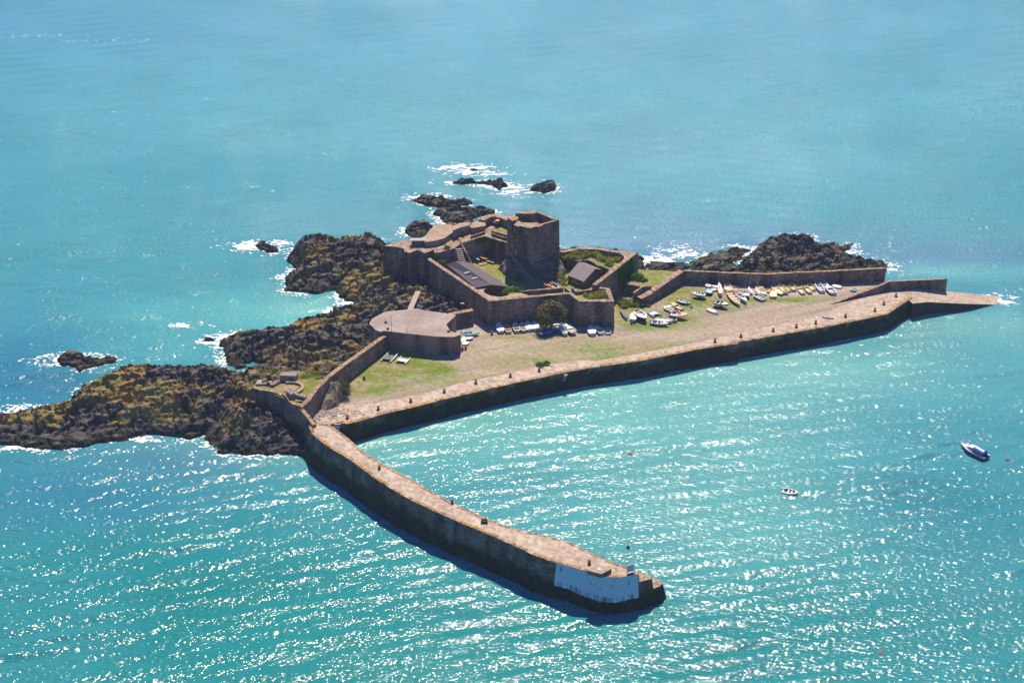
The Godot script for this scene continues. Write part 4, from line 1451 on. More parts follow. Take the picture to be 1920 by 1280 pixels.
func blockhouse() -> void:
	var t := thing("blockhouse", "many-sided concrete blockhouse with broad flat roof", "bunker")
	var roof := [692, 606.4, 697.5, 597, 721, 584.5, 782, 578, 793, 581, 855, 590.5, 836.6, 608, 844, 620.5, 864, 626.7, 852, 631.4, 819, 631, 763, 625, 719, 619.7, 714, 622, 705, 619]
	prism(t, "walls", WL(roof, 9.2), 2.0, M.concrete, false, 0.0, 0.0, 1.2)
	slab(t, "roof", WL(roof, 9.25), M.concrete, func(p): return mix3(Color(0.36, 0.285, 0.245), Color(0.46, 0.375, 0.32), 0.5 + 1.6 * n_mid.get_noise_2d(p.x * 1.5, p.z * 1.5) + n_fine.get_noise_2d(p.x * 3.0, p.z * 3.0)), 0.8)
	for p in [[734, 626, 5.0], [763, 624, 1.4]]:
		var mb := MB.new()
		var a := W(p[0], p[1], 9.2)
		mb.bar(a, a + Vector3(0, p[2], 0), 0.06, Color.WHITE, 0.04)
		obj("aerial", mb, M.dark, t)
	for p in [[723, 605], [727, 617], [841, 622]]:
		var mb := MB.new()
		mb.lathe(W(p[0], p[1], 9.25), [0.35, 0.0, 0.35, 0.35, 0.0, 0.4])
		obj("vent", mb, M.dark, t)
	var w := thing("linking_wall", "thick stone block wall linking blockhouse and fort", "wall")
	prism(w, "masonry", WL([836, 603, 851, 589, 888.5, 582.5, 885, 578, 838, 587], 8.0), 3.0, M.stone, false, 0.0, 0.3, 1.0)
	var l := thing("lamp_post", "tall thin lamp post with white head beside blockhouse", "lamp post", W(865, 621, G))
	var pm := MB.new()
	pm.bar(Vector3(0, -0.2, 0), Vector3(0, 7.6, 0), 0.08, Color.WHITE, 0.05)
	obj("pole", pm, M.dark, l)
	var hm := MB.new()
	hm.box(Vector3(0.35, 7.65, 0), Vector3(0.9, 0.16, 0.3))
	obj("lamp_head", hm, M.white, l)

func gun_battery() -> void:
	var t := thing("gun_emplacement", "concrete gun ring with low walls on the grassy knoll", "gun battery")
	var h := 8.6
	slab(t, "grass_floor", WL([474, 722, 492, 708, 520, 697, 560, 695, 607, 705, 592, 727, 573, 752, 545, 752, 520, 742, 500, 735, 480, 732], h - 0.05), M.ground, func(p): return mix3(Color(0.19, 0.215, 0.045), Color(0.30, 0.26, 0.10), 0.4 + 2.0 * n_mid.get_noise_2d(p.x * 2.5, p.z * 2.5)), 0.6, 0.12)
	var c := W(543, 728.5, h)
	var ring := MB.new()
	for k in 30:
		var a0 := -2.0 + 3.3 * k / 30.0
		var a1 := -2.0 + 3.3 * (k + 1) / 30.0
		var r0 := 2.55
		var r1 := 3.2
		var p := []
		for q in [[a0, r0], [a1, r0], [a1, r1], [a0, r1]]:
			p.append(c + Vector3(cos(q[0]) * q[1], 0, sin(q[0]) * q[1]))
		var u := Vector3(0, 0.4, 0)
		var k1 := stone(p[0], false, true)
		ring.quad(p[0] + u, p[1] + u, p[2] + u, p[3] + u, k1)
		ring.quad(p[0] + u, p[1] + u, p[1], p[0], k1)
		ring.quad(p[3] + u, p[2] + u, p[2], p[3], k1)
	obj("ring_kerb", ring, M.concrete, t)
	var pd := MB.new()
	pd.lathe(c, [1.6, 0.0, 1.6, 0.06, 0.5, 0.08, 0.5, 0.2, 0.0, 0.2], Color(0.36, 0.28, 0.22), 20)
	obj("gun_pad", pd, M.concrete, t)
	wall(t, "front_wall", [W(526, 741, 8.8), W(520, 738, 8.8), W(505, 733.4, 9.0), W(480.6, 729.7, 9.0), W(472, 725, 9.0)], 0.8, 3.5, M.stone, false, 0.05)
	var b1 := MB.new()
	var bc := W(541, 714, h)
	b1.box(bc + Vector3(0, 0.75, -0.6), Vector3(3.8, 1.5, 1.8), -0.08, Color(0.33, 0.28, 0.25))
	obj("shelter", b1, M.concrete, t)
	var b2 := MB.new()
	b2.box(bc + Vector3(0.6, 0.6, 0.32), Vector3(0.9, 1.0, 0.08), -0.08)
	obj("doorway_shade", b2, M.timber, t)  # dark box painted for the shade of the shelter opening
	var b3 := MB.new()
	b3.box(W(495, 718, h) + Vector3(0, 0.1, 0), Vector3(3.4, 0.5, 2.2), 0.0, Color(0.40, 0.33, 0.28))
	var sl := obj("slab", b3, M.concrete, t)
	var b4 := MB.new()
	b4.lathe(W(494, 718, h) + Vector3(0, 0.35, 0), [0.28, 0.3, 0.42, 0.3, 0.42, 0.0], Color(0.3, 0.25, 0.21), 12)
	b4.lathe(W(494, 718, h) + Vector3(0, 0.35, 0), [0.28, 0.3, 0.28, 0.01], Color(0.3, 0.25, 0.21), 12)
	obj("pipe_rim", b4, M.concrete, sl)
	var b5 := MB.new()
	b5.box(W(545, 744, h) + Vector3(0, 0.5, 0), Vector3(1.2, 1.6, 2.6), 0.5, Color(0.36, 0.30, 0.27))
	obj("side_wall", b5, M.stone, t)
	var b6 := MB.new()
	b6.box(W(562, 745, h) + Vector3(0, 0.2, 0), Vector3(3.2, 0.9, 0.9), -0.5, Color(0.38, 0.31, 0.27))
	obj("side_wall", b6, M.stone, t)
	var b7 := MB.new()
	b7.box(W(515, 721, h) + Vector3(0, 0.2, 0), Vector3(1.0, 0.7, 2.4), -0.6, Color(0.38, 0.31, 0.27))
	obj("side_wall", b7, M.stone, t)
	# steep rock and scrub behind the sloping wall, on the boat park side
	var mm := MB.new()
	var mc := W(612, 752, G)
	for r in 7:
		for k in 30:
			var c4 := []
			for uv in [[r, k], [r, k + 1], [r + 1, k + 1], [r + 1, k]]:
				var a: float = TAU * (uv[1] % 30) / 30.0
				var e: float = uv[0] / 7.0
				var p := mc + Vector3(cos(a) * 4.2 * e + 1.2 * (1.0 - e), 2.9 * (1.0 - e * e) - 0.2, sin(a) * 7.0 * e - 2.6)
				var nz := n_ridge.get_noise_2d(p.x * 2.0, p.z * 2.0)
				p.y += nz * 1.6 * (1.0 - e * 0.6)
				c4.append(p)
			var f := n_fine.get_noise_2d(c4[0].x * 3.0, c4[0].z * 3.0)
			var kk := mix3(Color(0.10, 0.08, 0.06), Color(0.25, 0.20, 0.15), 0.5 + 2.4 * f)
			mm.quad(c4[0], c4[1], c4[2], c4[3], kk)
	tag(obj("rock_outcrop", mm, M.rock), "ribbed brown rock outcrop beside the sloping wall", "rock", "", "structure")

func plants() -> void:
	var fern := [Color(0.27, 0.30, 0.03), Color(0.36, 0.36, 0.045), Color(0.17, 0.21, 0.025), Color(0.38, 0.31, 0.07)]
	var green := [Color(0.08, 0.18, 0.015), Color(0.13, 0.25, 0.02), Color(0.05, 0.115, 0.014), Color(0.21, 0.29, 0.03)]
	var olive := [Color(0.13, 0.12, 0.035), Color(0.21, 0.17, 0.05), Color(0.06, 0.065, 0.022), Color(0.30, 0.23, 0.08)]
	# the tree by the wall
	var p := W(1034, 616, G)
	var t := thing("evergreen_tree", "round olive-green evergreen tree against the fort wall", "tree", p)
	var tr := MB.new()
	tr.bar(Vector3(0, -0.2, 0), Vector3(0.1, 1.8, 0), 0.28, Color(0.09, 0.065, 0.045), 0.2, 8)
	for k in 9:
		var a := TAU * k / 9.0
		tr.bar(Vector3(0.1, 1.6, 0), Vector3(cos(a) * 2.3, 3.2 + 1.6 * (k % 3), sin(a) * 1.9), 0.12, Color(0.09, 0.065, 0.045), 0.03, 5)
	obj("trunk", tr, M.plant, t)
	var cr := MB.new()
	leaves(cr, Vector3(0, 4.2, 0), Vector3(4.5, 4.2, 4.1), 6500, 0.27, olive, 26, 42, 0.5)
	obj("crown", cr, M.leaf, t)
	var k := 0
	for b in [[1062, 484, 1.3], [1070, 481, 1.6], [1079, 479, 1.7], [1088, 478, 1.8], [1098, 478.5, 1.7], [1108, 479, 1.7], [1118, 482, 1.5], [1126, 486, 1.3], [1136, 490, 1.3], [1146, 494, 1.2], [1156, 489, 1.1], [1164, 487, 1.0], [1140, 497, 1.0], [1092, 483, 1.3], [1076, 485, 1.1]]:
		bush("bracken_clump", "yellow-green bracken filling the fort's rounded upper terrace", b[0], b[1], 10.6, Vector3(b[2] * 1.25, b[2] * 0.8, b[2] * 1.3), 420, 0.23, fern, 100 + k, "bracken on the upper terrace", "bracken")
		k += 1
	for b in [[1108, 560, 1.0], [1117, 557, 1.2], [1126, 555.5, 1.3], [1134, 557, 1.2], [1138, 551, 0.9], [1100, 556, 0.8]]:
		bush("bracken_clump", "yellow-green bracken inside the angular front bastion", b[0], b[1], 10.3, Vector3(b[2] * 1.3, b[2] * 0.8, b[2] * 1.3), 380, 0.22, fern, 130 + k, "bracken in the front bastion", "bracken")
		k += 1
	for b in [[946, 551, 1.2], [954, 549, 1.5], [963, 547, 1.5], [971, 547, 1.1]]:
		bush("shrub", "bright green shrub beside the shed gable on the rampart", b[0], b[1], 10.9, Vector3(b[2], b[2] * 0.75, b[2]), 420, 0.2, green, 150 + k, "shrubs by the shed gable")
		k += 1
	for b in [[1048, 523, 1.5, "green shrub at the foot of the keep mound"], [1058, 527, 1.2, "small green shrub left of the stone hut"], [1084, 534, 1.3, "green shrub in front of the stone hut"], [821, 489, 1.4, "bright shrub behind the curtain wall by the bastion"], [828, 495, 1.0, "little shrub at the shed's far end"], [794, 441, 0.9, "lone green tuft on the casemate edge"], [1014, 686, 0.9, "green weed clump on the quay-side grass"], [1024, 683.5, 0.8, "leafy weed clump next to the quay paving"], [838, 466, 0.7, "ivy tuft beside the upper stairs"]]:
		var h: float = {1048: 8.0, 1058: 8.2, 1084: 8.0, 821: 10.2, 828: 10.2, 794: 12.0, 1014: G, 1024: G, 838: 12.9}[b[0]]
		bush("shrub", b[3], b[0], b[1], h, Vector3(b[2] * 1.2, b[2] * 0.9, b[2]), 380, 0.19, green if b[0] != 1048 else fern, 170 + k)
		k += 1
	for b in [[1166, 569, 1.2], [1176, 571, 1.4], [1188, 572, 1.5], [1200, 573, 1.3], [1211, 573, 1.0], [1170, 577, 0.9], [1192, 562, 0.9]]:
		bush("bramble", "green bramble scrub along the foot of the grass bank wall", b[0], b[1], G, Vector3(b[2] * 1.4, b[2] * 0.7, b[2] * 1.2), 420, 0.22, [green[1], green[3], fern[0], fern[2]], 200 + k, "brambles below the bank")
		k += 1
	for b in [[1182, 522, 1.6], [1191, 524, 1.8], [1200, 524, 1.4], [1206, 527, 1.0], [1178, 514, 1.4]]:
		bush("ivy_bush", "bright ivy bush spilling from the terrace wall onto grass", b[0], b[1], 7.2, Vector3(b[2] * 1.2, b[2] * 0.8, b[2] * 1.1), 460, 0.21, green, 220 + k, "ivy bushes at the terrace wall")
		k += 1
	bush("tamarisk", "dark grey-green tamarisk bush on the rock outcrop", 648, 738, G + 0.4, Vector3(2.4, 2.3, 2.4), 2200, 0.14, [Color(0.055, 0.06, 0.025), Color(0.085, 0.085, 0.035), Color(0.12, 0.10, 0.05)], 260)
	for b in [[512, 702, 1.6], [500, 706, 1.3], [525, 699, 1.4], [580, 702, 1.5], [592, 704, 1.4], [570, 708, 1.2], [600, 710, 1.0]]:
		bush("scrub", "yellow-green scrub around the concrete gun ring", b[0], b[1], 8.4, Vector3(b[2] * 1.4, b[2] * 0.5, b[2] * 1.2), 380, 0.14, [fern[0], fern[1], green[3]], 270 + k, "scrub round the gun ring")
		k += 1
	# ivy hanging on the north east terrace wall
	var iv := MB.new()
	var a0 := W(1158, 503, 12.3)
	var a1 := W(1186, 481, 12.3)
	var d := (a1 - a0).normalized()
	var o := Vector3(-d.z, 0, d.x)
	var gi := RandomNumberGenerator.new()
	gi.seed = 9
	for n in 4200:
		var s := gi.randf()
		var y := 12.4 - 7.4 * gi.randf() * (0.55 + 0.45 * sin(s * PI) + 0.3 * n_fine.get_noise_1d(s * 60.0))
		var q := a0.lerp(a1, s)
		q = Vector3(q.x, y, q.z) + o * (0.12 + 0.045 * (12.3 - y) + 0.35 * gi.randf())
		var u := (d + Vector3(gi.randfn(), gi.randfn(), gi.randfn()) * 0.5).normalized() * 0.19
		var w := (Vector3.UP + Vector3(gi.randfn(), gi.randfn(), gi.randfn()) * 0.5).normalized() * 0.17
		var c: Color = green[gi.randi() % 3] * gi.randf_range(0.5, 1.1)
		c.a = 1.0
		iv.quad(q - u, q - w, q + u, q + w, c)
	tag(obj("ivy", iv, M.leaf), "dense dark ivy hanging down the fort's terrace wall", "ivy")
	var iv2 := MB.new()
	var c0 := W(893, 447, 13.2)
	var c1 := W(930, 449, 13.2)
	for n in 1500:
		var s := gi.randf()
		var q := c0.lerp(W(908, 443, 13.2), s * 2.0) if s < 0.5 else W(908, 443, 13.2).lerp(c1, s * 2.0 - 1.0)
		q += Vector3(gi.randfn() * 0.1, -1.6 * gi.randf() * gi.randf() + 0.1, 0.15 + 0.3 * gi.randf())
		var u := Vector3(gi.randfn(), gi.randfn(), gi.randfn()).normalized() * 0.17
		var w := u.cross(Vector3(gi.randfn(), gi.randfn(), gi.randfn())).normalized() * 0.14
		var c: Color = green[gi.randi() % 3]
		iv2.quad(q - u, q - w, q + u, q + w, c)
	tag(obj("ivy", iv2, M.leaf), "green ivy trailing over the upper battery's retaining wall", "ivy")
	# grass tufts on the green patches
	var gm := MB.new()
	var gpoly := flat(WL([1655, 580, 1300, 640, 1100, 676, 990, 690, 700, 752, 640, 745, 720, 660, 800, 682, 864, 675, 880, 630, 1150, 630, 1160, 580, 1280, 535, 1480, 545], G))
	var lo := gpoly[0]
	var hi := gpoly[0]
	for q in gpoly:
		lo = lo.min(q)
		hi = hi.max(q)
	for n in 60000:
		var q := Vector2(gi.randf_range(lo.x, hi.x), gi.randf_range(lo.y, hi.y))
		var g := 0.0
		for s in greens:
			var e: float = pow((q.x - s[0]) / s[2], 2.0) + pow((q.y - s[1]) / s[3], 2.0)
			g = maxf(g, s[4] * exp(-e * e))
		g += 0.9 * n_mid.get_noise_2d(q.x, q.y * 1.4) * g
		if gi.randf() > (g - 0.35) * 1.3 or not Geometry2D.is_point_in_polygon(q, gpoly):
			continue
		var b := Vector3(q.x, G - 0.01, q.y)
		var s := gi.randf_range(0.06, 0.17)
		var a := gi.randf() * TAU
		var c := Color(0.17, 0.21, 0.03).lerp(Color(0.30, 0.27, 0.07), gi.randf())
		gm.tri(b + Vector3(cos(a), 0, sin(a)) * s, b - Vector3(cos(a), 0, sin(a)) * s, b + Vector3(gi.randfn() * 0.06, s * 0.8, gi.randfn() * 0.06), c)
	tag(obj("grass_tufts", gm, M.leaf), "short green grass growing on the boat park", "grass", "", "stuff")
	# loose stones by the pier root and the shingle below the wall
	var rb := MB.new()
	for z in [[612, 774, G, 5.0, 2.4, 260], [600, 668, 2.6, 6.0, 5.0, 0], [590, 778, G, 2.0, 2.0, 60]]:
		var ce := W(z[0], z[1], z[2])
		for n in int(z[5]):
			var q := ce + Vector3(gi.randfn() * z[3] * 0.6, 0.03, gi.randfn() * z[4] * 0.6)
			var s := gi.randf_range(0.08, 0.24)
			rb.obox(q, Vector3(s, gi.randfn() * 0.03, gi.randfn() * 0.06), Vector3(0, s * 0.5, 0), Vector3(gi.randfn() * 0.05, 0, s * 0.8), Color(0.42, 0.34, 0.29) * gi.randf_range(0.7, 1.2))
	tag(obj("rubble", rb, M.rock), "loose stone rubble at the root of the pier", "rubble", "", "stuff")

func boats() -> void:
	var V := func(a, b): return Vector2(a, b)
	# [name, label, bow, stern, beam, style, looks, group, upside down]
	var row := "dinghies drawn up under the fort wall"
	var lw := "boats along the long wall"
	var mid := "boats on the grass by the bank"
	var list := [
		["dinghy", "white dinghy nearest the fort gate under the front wall", [934, 607], [940, 622.5], 1.6, "capped", {"hull": "white", "cover": "white", "crown": 0.1}, row],
		["dinghy", "cream and orange dinghy second from the fort gate", [947.5, 609], [954, 622.5], 1.5, "decked", {"hull": "white", "deck": "orange", "inside": "cream"}, row],
		["dinghy", "white dinghy with yellow deck third from the gate", [965, 606], [969.5, 621.5], 1.5, "decked", {"hull": "white", "deck": "white", "inside": "yellow"}, row],
		["dinghy", "yellow-trimmed white dinghy fourth from the fort gate", [977.5, 606], [981.5, 620.7], 1.5, "decked", {"hull": "yellow", "deck": "white", "inside": "yellow"}, row],
		["dinghy", "plain white dinghy fifth from the fort gate", [989, 604], [993, 619], 1.5, "capped", {"hull": "white", "cover": "white", "crown": 0.1}, row],
		["dinghy", "plain white dinghy sixth from the gate, beside tree shade", [1001.7, 603], [1005, 618], 1.6, "capped", {"hull": "white", "cover": "white", "crown": 0.1}, row],
		["dinghy", "golden yellow dinghy left of the tree trunk", [1014, 605], [1017, 616.5], 1.7, "decked", {"hull": "yellow", "deck": "yellow", "inside": "tan"}, row],
		["dinghy", "orange-yellow dinghy right under the tree crown", [1027, 605], [1030, 616], 1.7, "decked", {"hull": "yellow", "deck": "orange", "inside": "yellow"}, row],
		["dinghy", "short white dinghy tucked right of the tree trunk", [1041, 605], [1046, 616], 1.4, "decked", {"hull": "white", "deck": "white", "inside": "lightgrey"}, row],
		["dinghy", "slim white dinghy slanting out from the tree", [1050, 610], [1061, 627], 1.25, "capped", {"hull": "white", "cover": "white", "crown": 0.12}, row],
		["dinghy", "white racing dinghy lying along the wall by the tree", [1066, 610], [1048, 607], 1.4, "decked", {"hull": "white", "deck": "white", "inside": "grey", "mast": 4.2}, row],
		["dinghy", "yellow and white sailing dinghy raised on a trolley", [1065, 612], [1076, 623], 1.7, "decked", {"hull": "white", "deck": "white", "inside": "yellow", "lift": 0.4}, row],
		["covered_boat", "long boat under blue tarpaulin in the tree's shadow", [1044, 620], [1011.7, 627.5], 1.6, "covered", {"hull": "navy", "cover": "blue", "crown": 0.3}, row],
		["covered_boat", "small boat under blue cover against the bastion angle", [1066, 607], [1079, 610], 1.3, "covered", {"hull": "blue", "cover": "blue", "crown": 0.25}, row],
		["dinghy", "white dinghy first in the trio below the bastion", [1108, 611.5], [1111, 627], 1.7, "capped", {"hull": "white", "cover": "white", "crown": 0.12}, row],
		["dinghy", "grey-decked white dinghy in middle of bastion trio", [1117.5, 612], [1128, 625], 1.5, "decked", {"hull": "white", "deck": "white", "inside": "lightgrey"}, row],
		["dinghy", "short stubby tender last in the trio below the bastion", [1140, 614.5], [1140.5, 625], 1.4, "open", {"hull": "white", "deck": "white", "inside": "grey"}, row],
		["rowing_boat", "teal and white boat beside the blockhouse corner", [899, 625], [866, 627], 1.7, "decked", {"hull": "white", "deck": "teal", "inside": "skyblue"}, "boats beside the blockhouse"],
		["rowing_boat", "white boat lying beside the pale green pram", [888, 632], [871, 634], 1.3, "capped", {"hull": "white", "cover": "lightgrey", "crown": 0.1}, "boats beside the blockhouse"],
		["pram", "pale green pram against the blockhouse wall", [868, 631], [868, 641], 1.2, "capped", {"hull": "palegreen", "cover": "palegreen", "bow": 0.6, "crown": 0.08}, "boats beside the blockhouse"],
		["rowing_boat", "low white hull beyond the pale green pram", [880, 641], [866, 643.5], 1.1, "capped", {"hull": "white", "cover": "white", "crown": 0.1}, "boats beside the blockhouse"],
		["racing_hull", "narrow dark-decked hull standing beside the brambles", [1163, 580], [1176, 597], 0.7, "capped", {"hull": "white", "cover": "darkgrey", "crown": 0.05}, mid],
		["dinghy", "small upright white hull beside the covered launch", [1187.5, 587], [1187, 600], 1.45, "capped", {"hull": "white", "cover": "white", "crown": 0.12, "lift": 0.35}, mid],
		["launch", "white launch with grey cockpit raised on a trailer", [1211, 600], [1194, 584], 2.2, "decked", {"hull": "navy", "deck": "white", "inside": "lightgrey", "lift": 0.6, "fore": 0.3, "rim_w": 0.3}, mid],
		["launch", "slender grey and white boat nearest the sandy track", [1254, 608.5], [1219, 604], 1.4, "decked", {"hull": "lightgrey", "deck": "white", "inside": "grey", "fore": 0.3}, mid],
		["launch", "grey-covered white boat behind the slender one", [1262, 603.5], [1228, 599.5], 1.5, "covered", {"hull": "white", "cover": "grey", "crown": 0.2}, mid],
		["tender", "wide open grey tender with dark inside", [1269, 601.5], [1249, 592], 2.1, "open", {"hull": "white", "deck": "lightgrey", "inside": "darkgrey", "rim_w": 0.16}, mid],
		["speedboat", "orange-decked white speedboat on a trailer", [1290, 591], [1256, 588.5], 1.9, "decked", {"hull": "white", "deck": "coral", "inside": "grey", "lift": 0.6, "fore": 0.5, "screen": true, "motor": true}, mid],
		["kayak_dinghy", "coral red dinghy between the speedboat and green boat", [1255, 586], [1276, 582.5], 1.4, "decked", {"hull": "coral", "deck": "coral", "inside": "skyblue"}, mid],
		["sailing_dinghy", "white dinghy with dark well beside the coral boat", [1244.6, 574], [1259, 582], 1.5, "decked", {"hull": "white", "deck": "white", "inside": "grey"}, mid],
		["rowing_boat", "pale green and white boat behind the coral dinghy", [1252, 572], [1266, 578], 1.4, "decked", {"hull": "white", "deck": "palegreen", "inside": "lightgrey"}, mid],
		["rowing_boat", "yellow boat with white well on the grass", [1259, 569], [1280, 580], 1.5, "decked", {"hull": "yellow", "deck": "yellow", "inside": "white"}, mid],
		["rowing_boat", "navy open boat with cream inside on the grass", [1293.7, 570], [1270, 562.5], 1.5, "open", {"hull": "blue", "deck": "white", "inside": "cream"}, mid],
		["motor_boat", "dark blue motor boat with white deck on a trailer", [1297, 550], [1324, 553], 1.9, "decked", {"hull": "navy", "deck": "white", "inside": "lightgrey", "lift": 0.55, "fore": 0.35}, mid],
		["box_boat", "short square blue boat beside the green hull", [1324, 547], [1336.5, 549], 1.9, "covered", {"hull": "navy", "cover": "skyblue", "bow": 0.75, "depth": 1.0, "crown": 0.05}, mid],
		["box_boat", "short square light boat right against the long wall", [1323, 537], [1334, 538.5], 1.7, "covered", {"hull": "navy", "cover": "lightgrey", "bow": 0.75, "depth": 0.9, "crown": 0.05}, mid],
		["rowing_boat", "green-hulled boat lying along the foot of the wall", [1332, 534], [1349, 537], 1.4, "capped", {"hull": "green", "cover": "palegreen", "crown": 0.1}, mid],
		["rowing_boat", "brown varnished boat in front of the green hull", [1346, 541], [1334, 541.5], 1.5, "covered", {"hull": "brown", "cover": "brown", "crown": 0.15}, mid],
		["racing_hull", "narrow upright white racing hull on a trolley", [1349, 532], [1352, 552], 0.9, "capped", {"hull": "white", "cover": "white", "crown": 0.1, "lift": 0.35, "mast": 5.0}, mid],
		["motor_boat", "blue launch under navy hood on a trailer", [1366, 572], [1338.5, 566], 1.9, "decked", {"hull": "blue", "deck": "white", "inside": "navy", "lift": 0.6, "fore": 0.45, "screen": true}, mid],
		["upturned_dinghy", "upturned white dinghy alone on the sandy track", [1347, 588.5], [1327, 580.5], 1.3, "capped", {"hull": "white", "cover": "grey", "crown": 0.02}, mid],
		["rowing_boat", "round cream rowing boat at the head of the wall row", [1364, 533], [1368.5, 546], 1.8, "open", {"hull": "cream", "deck": "cream", "inside": "cream"}, lw],
		["rowing_boat", "tan rowing boat beside the round cream one", [1377, 537], [1383, 546.7], 1.6, "open", {"hull": "cream", "deck": "tan", "inside": "tan"}, lw],
		["whaler", "long cream open boat reaching out onto the grass", [1387, 573], [1368, 548], 1.9, "open", {"hull": "white", "deck": "cream", "inside": "tan", "thwarts": [0.1, 0.3, 0.5, 0.7]}, lw],
		["dinghy", "white boat slanting beside the long cream one", [1399.7, 568], [1382, 549], 1.4, "decked", {"hull": "white", "deck": "white", "inside": "lightgrey", "mast": 6.0}, lw],
		["dinghy", "white-decked dinghy with blue hull in the wall row", [1405, 556], [1389, 546], 1.9, "decked", {"hull": "blue", "deck": "white", "inside": "grey", "lift": 0.3}, lw],
		["racing_hull", "thin white hull leaning beside the blue-hulled dinghy", [1404, 539], [1410, 550], 0.7, "capped", {"hull": "white", "cover": "white", "crown": 0.05, "mast": 6.2}, lw],
		["racing_hull", "thin white hull left of the big cream boat", [1417.5, 540], [1424, 551], 0.7, "capped", {"hull": "white", "cover": "white", "crown": 0.05, "mast": 6.5}, lw],
		["tender", "white open tender with grey inside at the grass edge", [1413, 551.5], [1434, 561.5], 2.0, "open", {"hull": "white", "deck": "white", "inside": "grey", "rim_w": 0.2}, lw],
		["rowing_boat", "big cream boat pair's outer hull under the wall", [1421, 534.5], [1428, 543], 1.7, "open", {"hull": "cream", "deck": "cream", "inside": "tan"}, lw],
		["rowing_boat", "big cream boat with pointed stern towards the grass", [1436, 553], [1427, 543], 1.6, "open", {"hull": "cream", "deck": "cream", "inside": "cream"}, lw],
		["coracle_dinghy", "short round orange dinghy among the cream boats", [1436, 542], [1449, 545], 1.7, "open", {"hull": "orange", "deck": "orange", "inside": "orange", "stern": 0.6}, lw],
		["rowing_boat", "small cream boat pointing out to the grass", [1450, 546], [1451, 557], 1.5, "capped", {"hull": "cream", "cover": "cream", "crown": 0.1}, lw],
		["rowing_boat", "cream boat nose to nose with the orange dinghy", [1450, 535], [1458, 544], 1.5, "open", {"hull": "orange", "deck": "cream", "inside": "tan"}, lw],
		["rowing_boat", "pale cream boat with broad white rim", [1467.5, 552], [1457, 543], 1.6, "capped", {"hull": "cream", "cover": "cream", "crown": 0.1}, lw],
		["rowing_boat", "long yellow-cream boat next to the pram stacks", [1461, 534], [1474, 549.5], 1.5, "open", {"hull": "cream", "deck": "yellow", "inside": "cream"}, lw],
		["motor_launch", "white inflatable launch furthest up the wall", [1529, 528], [1543, 547], 1.7, "open", {"hull": "white", "deck": "lightgrey", "inside": "lightgrey", "rim_w": 0.3}, lw],
		["motor_launch", "white inflatable launch beside the furthest one", [1539, 525.5], [1551, 541], 1.6, "open", {"hull": "white", "deck": "white", "inside": "lightgrey", "rim_w": 0.3}, lw],
		["motor_launch", "white launch at the outer corner of inflatables", [1550, 536.5], [1564.5, 550.5], 1.8, "decked", {"hull": "white", "deck": "white", "inside": "lightgrey", "rim_w": 0.25}, lw],
		["upturned_dinghy", "white upturned hull last before the bare wall", [1557.5, 534.5], [1578, 539.5], 1.5, "capped", {"hull": "white", "cover": "white", "crown": 0.02}, lw],
		["dinghy", "small grey-blue dinghy alone near the slipway wall", [1594, 540.5], [1606, 543.5], 1.2, "decked", {"hull": "lightgrey", "deck": "skyblue", "inside": "darkgrey"}, lw],
	]
	for b in list:
		boat(b[0], b[1], V.call(b[2][0], b[2][1]), V.call(b[3][0], b[3][1]), b[4], b[5], b[6], b[7], G, b[0] == "upturned_dinghy")
	for e in [[1471, 535.5, 1480, 545.5], [1481.5, 531.5, 1490.5, 544], [1494, 533, 1501, 541], [1499, 540, 1507, 550], [1504, 530.5, 1511, 539], [1511, 538, 1520, 548.5], [1516, 531.5, 1527, 543.5]]:
		boat("pram_dinghy", "square-bowed cream training pram laid on the pale slab", Vector2(e[0], e[1]), Vector2(e[2], e[3]), 1.25, "open", {"hull": "cream", "deck": "yellow", "inside": "cream", "bow": 0.62, "stern": 0.8, "thwarts": [0.4]}, "training prams in a row")
	slab_base()
	catamaran("white beach catamaran with dark trampoline by the sloping wall", Vector2(729.4, 658), Vector2(713.7, 675), Vector2(747.5, 660), Vector2(730.6, 677.5), "white", "darkgrey", 0.0, false)
	catamaran("white beach catamaran with white trampoline by the blockhouse", Vector2(753, 666.5), Vector2(743, 677), Vector2(770.6, 668.5), Vector2(757.5, 682), "white", "white", 0.0, false)
	catamaran("blue-hulled catamaran with tall bare mast and white trampoline", Vector2(1231, 595), Vector2(1213.7, 585), Vector2(1242, 592), Vector2(1226, 582), "teal", "white", 8.2, false)
	kayak("kayak", "blue and white kayak alone on the quay stones", Vector2(1542, 595.4), Vector2(1564, 598), G, "blue")
	# kayaks in the courtyard
	var kg := "kayaks stacked in the courtyard"
	var n := 0
	for e in [[896, 481, 909, 487, "red"], [899, 480, 914, 487.5, "orange"], [912, 488.5, 927, 494.5, "orange"], [905, 486.5, 920, 492.5, "coral"], [897, 497.5, 914, 493.5, "orange"]]:
		kayak("kayak", ["red kayak topmost on the yard rack", "orange kayak leaning behind the yard rack", "orange kayak lying out on the lawn", "coral kayak between the rack and the lawn one", "orange kayak lying across the shed side"][n], Vector2(e[0], e[1]), Vector2(e[2], e[3]), YARD + [0.9, 0.6, 0.15, 0.2, 0.15][n], e[4], kg)
		n += 1
	kayak("kayak", "dark green kayak on the yard rack", Vector2(885, 482), Vector2(900, 489), YARD + 0.8, "green", kg)
	n = 0
